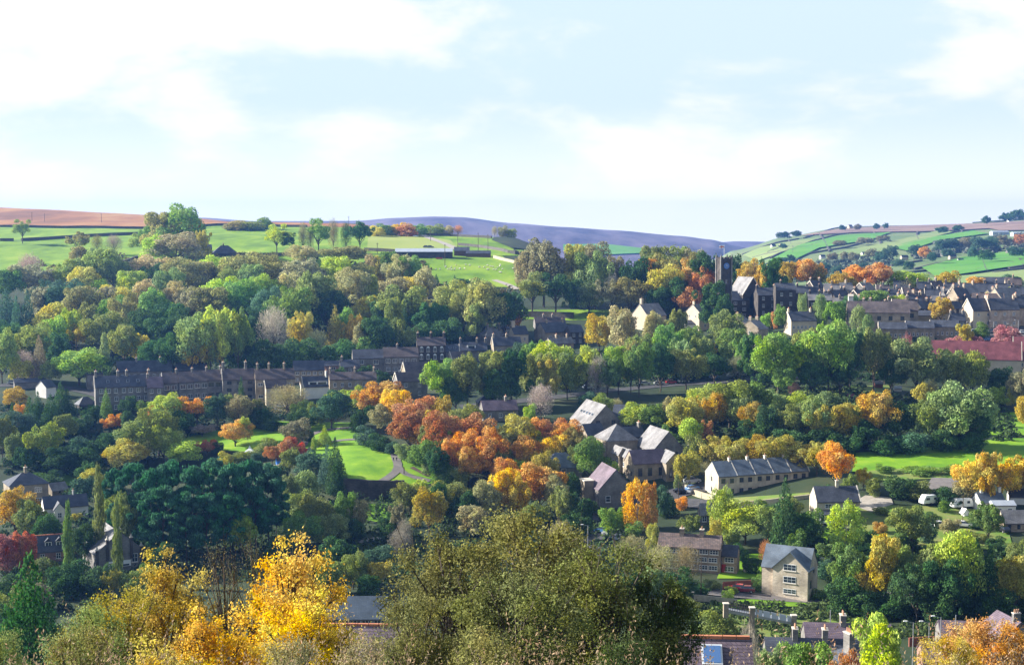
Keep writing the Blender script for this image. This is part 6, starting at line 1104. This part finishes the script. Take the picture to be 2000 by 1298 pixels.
# thickets no one could count
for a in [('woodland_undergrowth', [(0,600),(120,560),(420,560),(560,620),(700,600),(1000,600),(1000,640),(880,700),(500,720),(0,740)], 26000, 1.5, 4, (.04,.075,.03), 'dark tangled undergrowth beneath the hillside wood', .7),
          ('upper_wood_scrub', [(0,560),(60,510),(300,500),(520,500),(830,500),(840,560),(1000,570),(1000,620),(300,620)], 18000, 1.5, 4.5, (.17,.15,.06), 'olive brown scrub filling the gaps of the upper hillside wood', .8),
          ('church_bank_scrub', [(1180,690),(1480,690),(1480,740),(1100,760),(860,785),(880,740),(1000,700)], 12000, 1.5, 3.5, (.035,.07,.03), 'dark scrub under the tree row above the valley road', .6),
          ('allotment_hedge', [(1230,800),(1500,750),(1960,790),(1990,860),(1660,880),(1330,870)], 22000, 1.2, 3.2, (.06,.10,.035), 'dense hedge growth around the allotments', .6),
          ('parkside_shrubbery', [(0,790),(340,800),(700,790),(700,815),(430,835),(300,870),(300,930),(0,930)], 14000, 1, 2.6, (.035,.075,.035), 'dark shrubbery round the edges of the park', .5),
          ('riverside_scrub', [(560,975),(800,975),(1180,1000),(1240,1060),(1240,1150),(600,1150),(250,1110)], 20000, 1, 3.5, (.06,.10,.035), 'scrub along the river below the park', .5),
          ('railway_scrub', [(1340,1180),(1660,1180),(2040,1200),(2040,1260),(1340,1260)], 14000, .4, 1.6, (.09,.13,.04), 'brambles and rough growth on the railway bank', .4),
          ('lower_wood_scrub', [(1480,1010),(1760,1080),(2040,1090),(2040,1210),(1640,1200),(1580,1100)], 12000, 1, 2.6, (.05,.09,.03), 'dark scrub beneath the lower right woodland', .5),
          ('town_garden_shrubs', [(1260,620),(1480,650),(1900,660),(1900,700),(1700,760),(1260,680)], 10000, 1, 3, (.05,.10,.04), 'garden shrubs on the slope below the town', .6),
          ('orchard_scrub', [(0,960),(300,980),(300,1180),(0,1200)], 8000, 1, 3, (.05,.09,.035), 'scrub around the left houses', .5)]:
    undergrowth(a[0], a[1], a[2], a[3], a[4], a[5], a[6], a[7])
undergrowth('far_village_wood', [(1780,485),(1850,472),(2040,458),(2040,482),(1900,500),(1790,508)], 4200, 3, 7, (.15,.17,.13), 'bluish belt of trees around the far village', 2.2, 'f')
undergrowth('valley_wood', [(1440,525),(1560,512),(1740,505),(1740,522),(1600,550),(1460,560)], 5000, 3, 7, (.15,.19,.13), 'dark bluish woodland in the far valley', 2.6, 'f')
# seed-heads and dead grass right in front of the camera
def near_grass():
    r = np.random.default_rng(5); n = 1500; V = []; 
    X = r.uniform(-9, 9, n); Y = r.uniform(14, 24, n); g = ground(X, Y); keepw = (.35+.65*np.sin(X*1.3+1)**2)
    hgt = r.uniform(2.25, 3.0, n)*(.75+.25*keepw); P = []; Nn = []; S = []
    for i in range(n):
        b = np.array([X[i], Y[i], g[i]]); ln = np.array([r.normal()*.12, r.normal()*.12, 1])*hgt[i]; m = 80
        t = np.linspace(.1, 1, m)[:, None]; q = b+ln*t+np.array([r.normal()*.2, 0, 0])*t**2+r.normal(size=(m,3))*(.05*np.sin(t*2.9)); P.append(q); Nn.append(unit(r.normal(size=(m,3)))); S.append(.013*(.5+t[:,0]*.5))
    V, Q = cards(np.vstack(P), np.vstack(Nn), np.concatenate(S), r, 1.8, 2.0)
    o = link('dry_grass', np_mesh('dry_grass', V, Q, ['leafn'])); o.color = (.36,.25,.15,1); tag(o, 'dry pinkish seed-heads and dead stalks along the bottom edge', 'dry grass', None, 'stuff')
near_grass()
# ------------------------------------------------------------------ labels that single each tree out
LM = [(44,450,'the lone pasture tree'),(355,420,'the big skyline clump'),(440,485,'the dark farmhouse'),(620,440,'the tall open trees'),(828,492,'the white-roofed farm shed'),(655,510,'the bright yellow-green dome'),(688,540,'the broad tan dome'),(105,600,'the ochre dome'),(246,600,'the russet crown'),
 (155,700,'the slate terrace'),(283,715,'the long slate building'),(365,745,'the stepped houses'),(468,745,'the tall chimney gable'),(618,755,'the white dormer house'),(649,722,'the red brick house'),(784,700,'the long street terrace'),(843,680,'the arched-window house'),(925,680,'the dormer cottage'),(1090,650,'the double-gabled house'),(925,530,'the sheep field'),
 (1414,530,'the church tower'),(1468,570,'the church nave'),(1283,610,'the cream gabled building'),(1377,620,'the tall cream house'),(1570,640,'the brilliant cream gable'),(1716,610,'the long flats'),(1797,650,'the low pale blocks'),(1905,700,'the red tiled roof'),(1940,655,'the car park'),(1912,570,'the skyline terrace'),(1690,590,'the town roofs'),
 (1183,820,'the big school hall'),(1306,870,'the large school hall'),(1270,920,'the school front'),(1101,905,'the hipped stone building'),(1203,960,'the chapel'),(1490,940,'the slate terrace of five'),(1637,985,'the white conservatory'),(1540,1110,'the new stone house'),(1345,1080,'the stone cottage row'),(1490,1200,'the footbridge'),(1878,985,'the white caravan'),(1980,1020,'the orange bungalow'),
 (1800,895,'the riverside field'),(1712,790,'the golden hedge dome'),(1875,790,'the broadest pale green tree'),(1640,750,'the allotments'),(750,900,'the round lawn'),(550,845,'the sunny park lawn'),(460,845,'the golden-orange lawn tree'),(775,790,'the brightest yellow tree'),(932,840,'the tall rust tree'),(1052,950,'the broad orange-pink tree'),(1250,980,'the golden birch'),
 (390,980,'the pine wood'),(234,1080,'the stone chapel gable'),(195,950,'the tallest poplar'),(58,950,'the hipped stone house'),(130,985,'the long white house'),(84,1070,'the dormer cottages'),(695,1180,'the mill building'),(560,1100,'the yellow maple'),(560,780,'the bare willow'),(648,800,'the round evergreen'),(1056,780,'the rounded grey tree'),(980,740,'the dark tree row'),(1100,500,'the churchyard trees'),(730,975,'the dark retaining wall')]
SHAPE = dict(r='rounded', t='tall', o='open-crowned', p='', s='pointed', l='slender', b='drooping', u='low', n='twiggy', H='', x='leafy', y='leafy', z='leafy', w='leafy', v='twiggy')
merge_small()
from collections import defaultdict
auto = defaultdict(list)
for t in TREES:
    if t['label']: t['o']['label'] = t['label']; continue
    px, py = t['px'], t['py']+t['h']*.4
    _, lx, ly, ph = min(((px-a)**2+((py-b)*1.5)**2, a, b, c) for a, b, c in LM)
    dx, dy = px-lx, py-ly
    if abs(dx) > abs(dy)*1.1: rel = 'left of' if dx < 0 else 'right of'
    else: rel = 'uphill behind' if dy < 0 else 'downhill in front of'
    size = 'large ' if t['w']*t['h'] > 4200 else ('small ' if t['w']*t['h'] < 1500 else '')
    if t['kind'] == 'H': base = '%s cottage %s %s' % (t['col'], rel, ph)
    else:
        cat = 'tree' if t['cat'] == 'bare tree' else t['cat']
        w = 'bare '+t['col'] if (t['kind'] == 'n' and t['col'] != 'grey') else WORD[t['col']]
        base = ('%s%s %s %s %s %s' % (size, SHAPE[t['kind']], w, cat, rel, ph)).replace('  ', ' ').strip()
    auto[base].append(t)
ORD = ['leftmost', 'second from left', 'third from left', 'fourth from left', 'fifth from left', 'sixth from left', 'seventh from left', 'eighth from left', 'ninth from left', 'tenth from left']
for base, ts in auto.items():
    if len(ts) == 1: ts[0]['o']['label'] = base; continue
    ts.sort(key=lambda t: t['px'])
    for i, t in enumerate(ts): t['o']['label'] = '%s %s' % (ORD[min(i, 9)], base) if i < 10 else 'rightmost %s' % base
# ------------------------------------------------------------------ air, sky, sun
hz = bpy.data.meshes.new('haze'); bm = bmesh.new(); bmesh.ops.create_cube(bm, size=1); bm.to_mesh(hz); bm.free()
ho = link('haze', hz, None, (0, 2660, -45)); ho.scale = (16000, 5900, 270); tag(ho, 'thin blue autumn haze over the valley', 'haze', None, 'stuff')
hm, nt, N, L_ = nm('haze_air'); out = N.new('ShaderNodeOutputMaterial'); pv = N.new('ShaderNodeVolumePrincipled'); L_.new(pv.outputs[0], out.inputs['Volume'])
pv.inputs['Color'].default_value = (.15,.37,1.0,1); pv.inputs['Density'].default_value = HAZE = 9.5e-5; pv.inputs['Anisotropy'].default_value = .35; hz.materials.append(hm)
SUN_EL, SUN_AZ = R(25), R(75)   # azimuth: degrees to the left of the view
sd_ = Vector((-math.sin(SUN_AZ)*math.cos(SUN_EL), math.cos(SUN_AZ)*math.cos(SUN_EL), math.sin(SUN_EL)))
sl_ = bpy.data.lights.new('sun', 'SUN'); sl_.energy = 5.0; sl_.angle = R(.5); sl_.color = (1, .94, .84)
so_ = bpy.data.objects.new('sun', sl_); COL.objects.link(so_); so_.rotation_euler = sd_.to_track_quat('Z', 'Y').to_euler(); so_.location = (-200, 100, 300)
w = bpy.data.worlds.new('World'); sc.world = w; w.use_nodes = True; nt = w.node_tree; N = nt.nodes; L_ = nt.links; N.clear()
out = N.new('ShaderNodeOutputWorld'); bg = N.new('ShaderNodeBackground'); L_.new(bg.outputs[0], out.inputs[0]); bg.inputs[1].default_value = SKY = .051
sky = N.new('ShaderNodeTexSky'); sky.sky_type = 'NISHITA'; sky.sun_disc = False; sky.sun_elevation = SUN_EL; sky.sun_rotation = -SUN_AZ; sky.air_density = 1.2; sky.dust_density = .8; sky.ozone_density = 1.4
tc = N.new('ShaderNodeTexCoord'); mp = N.new('ShaderNodeMapping'); mp.inputs['Scale'].default_value = (1, 1, 2.4); mp.inputs['Location'].default_value = (.4, 0, .1); L_.new(tc.outputs['Generated'], mp.inputs[0])
n1 = N.new('ShaderNodeTexNoise'); n1.inputs['Scale'].default_value = 4.6; n1.inputs['Detail'].default_value = 10; n1.inputs['Roughness'].default_value = .55; n1.inputs['Distortion'].default_value = .15; L_.new(mp.outputs[0], n1.inputs['Vector'])
cr = N.new('ShaderNodeMapRange'); cr.interpolation_type = 'SMOOTHSTEP'; L_.new(n1.outputs['Fac'], cr.inputs[0]); cr.inputs[1].default_value = .47; cr.inputs[2].default_value = .6
# thin bright veil and cloud banks low over the hills, clear blue overhead
vl = N.new('ShaderNodeMix'); vl.data_type = 'RGBA'; L_.new(cr.outputs[0], vl.inputs[0]); vl.inputs[6].default_value = (5.7, 6.9, 8.2, 1); vl.inputs[7].default_value = (8.2, 8.2, 8.3, 1)
sx = N.new('ShaderNodeSeparateXYZ'); L_.new(tc.outputs['Generated'], sx.inputs[0])
el = N.new('ShaderNodeMapRange'); el.interpolation_type = 'SMOOTHSTEP'; L_.new(sx.outputs[2], el.inputs[0]); el.inputs[1].default_value = .2; el.inputs[2].default_value = .5; el.inputs[3].default_value = .93; el.inputs[4].default_value = .2
mx = N.new('ShaderNodeMix'); mx.data_type = 'RGBA'; L_.new(el.outputs[0], mx.inputs[0]); L_.new(sky.outputs[0], mx.inputs[6]); 
hb = N.new('ShaderNodeMapRange'); hb.interpolation_type = 'SMOOTHSTEP'; L_.new(sx.outputs[2], hb.inputs[0]); hb.inputs[1].default_value = -.02; hb.inputs[2].default_value = .09; hb.inputs[3].default_value = 1; hb.inputs[4].default_value = 0
hm2 = N.new('ShaderNodeMix'); hm2.data_type = 'RGBA'; L_.new(hb.outputs[0], hm2.inputs[0]); L_.new(vl.outputs[2], hm2.inputs[6]); hm2.inputs[7].default_value = (10.5, 10.4, 9.6, 1); L_.new(hm2.outputs[2], mx.inputs[7])
L_.new(mx.outputs[2], bg.inputs[0])
sc.view_settings.view_transform = 'Standard'; sc.view_settings.look = 'None'; sc.view_settings.exposure = 1.45; sc.view_settings.gamma = 1
sc.cycles.volume_bounces = 0; sc.cycles.max_bounces = 5; sc.cycles.diffuse_bounces = 3; sc.cycles.transparent_max_bounces = 8; sc.cycles.use_denoising = True
sc.cycles.volume_step_rate = 10
bpy.context.view_layer.update()
print('objects', len(bpy.data.objects), 'trees', len(TREES))
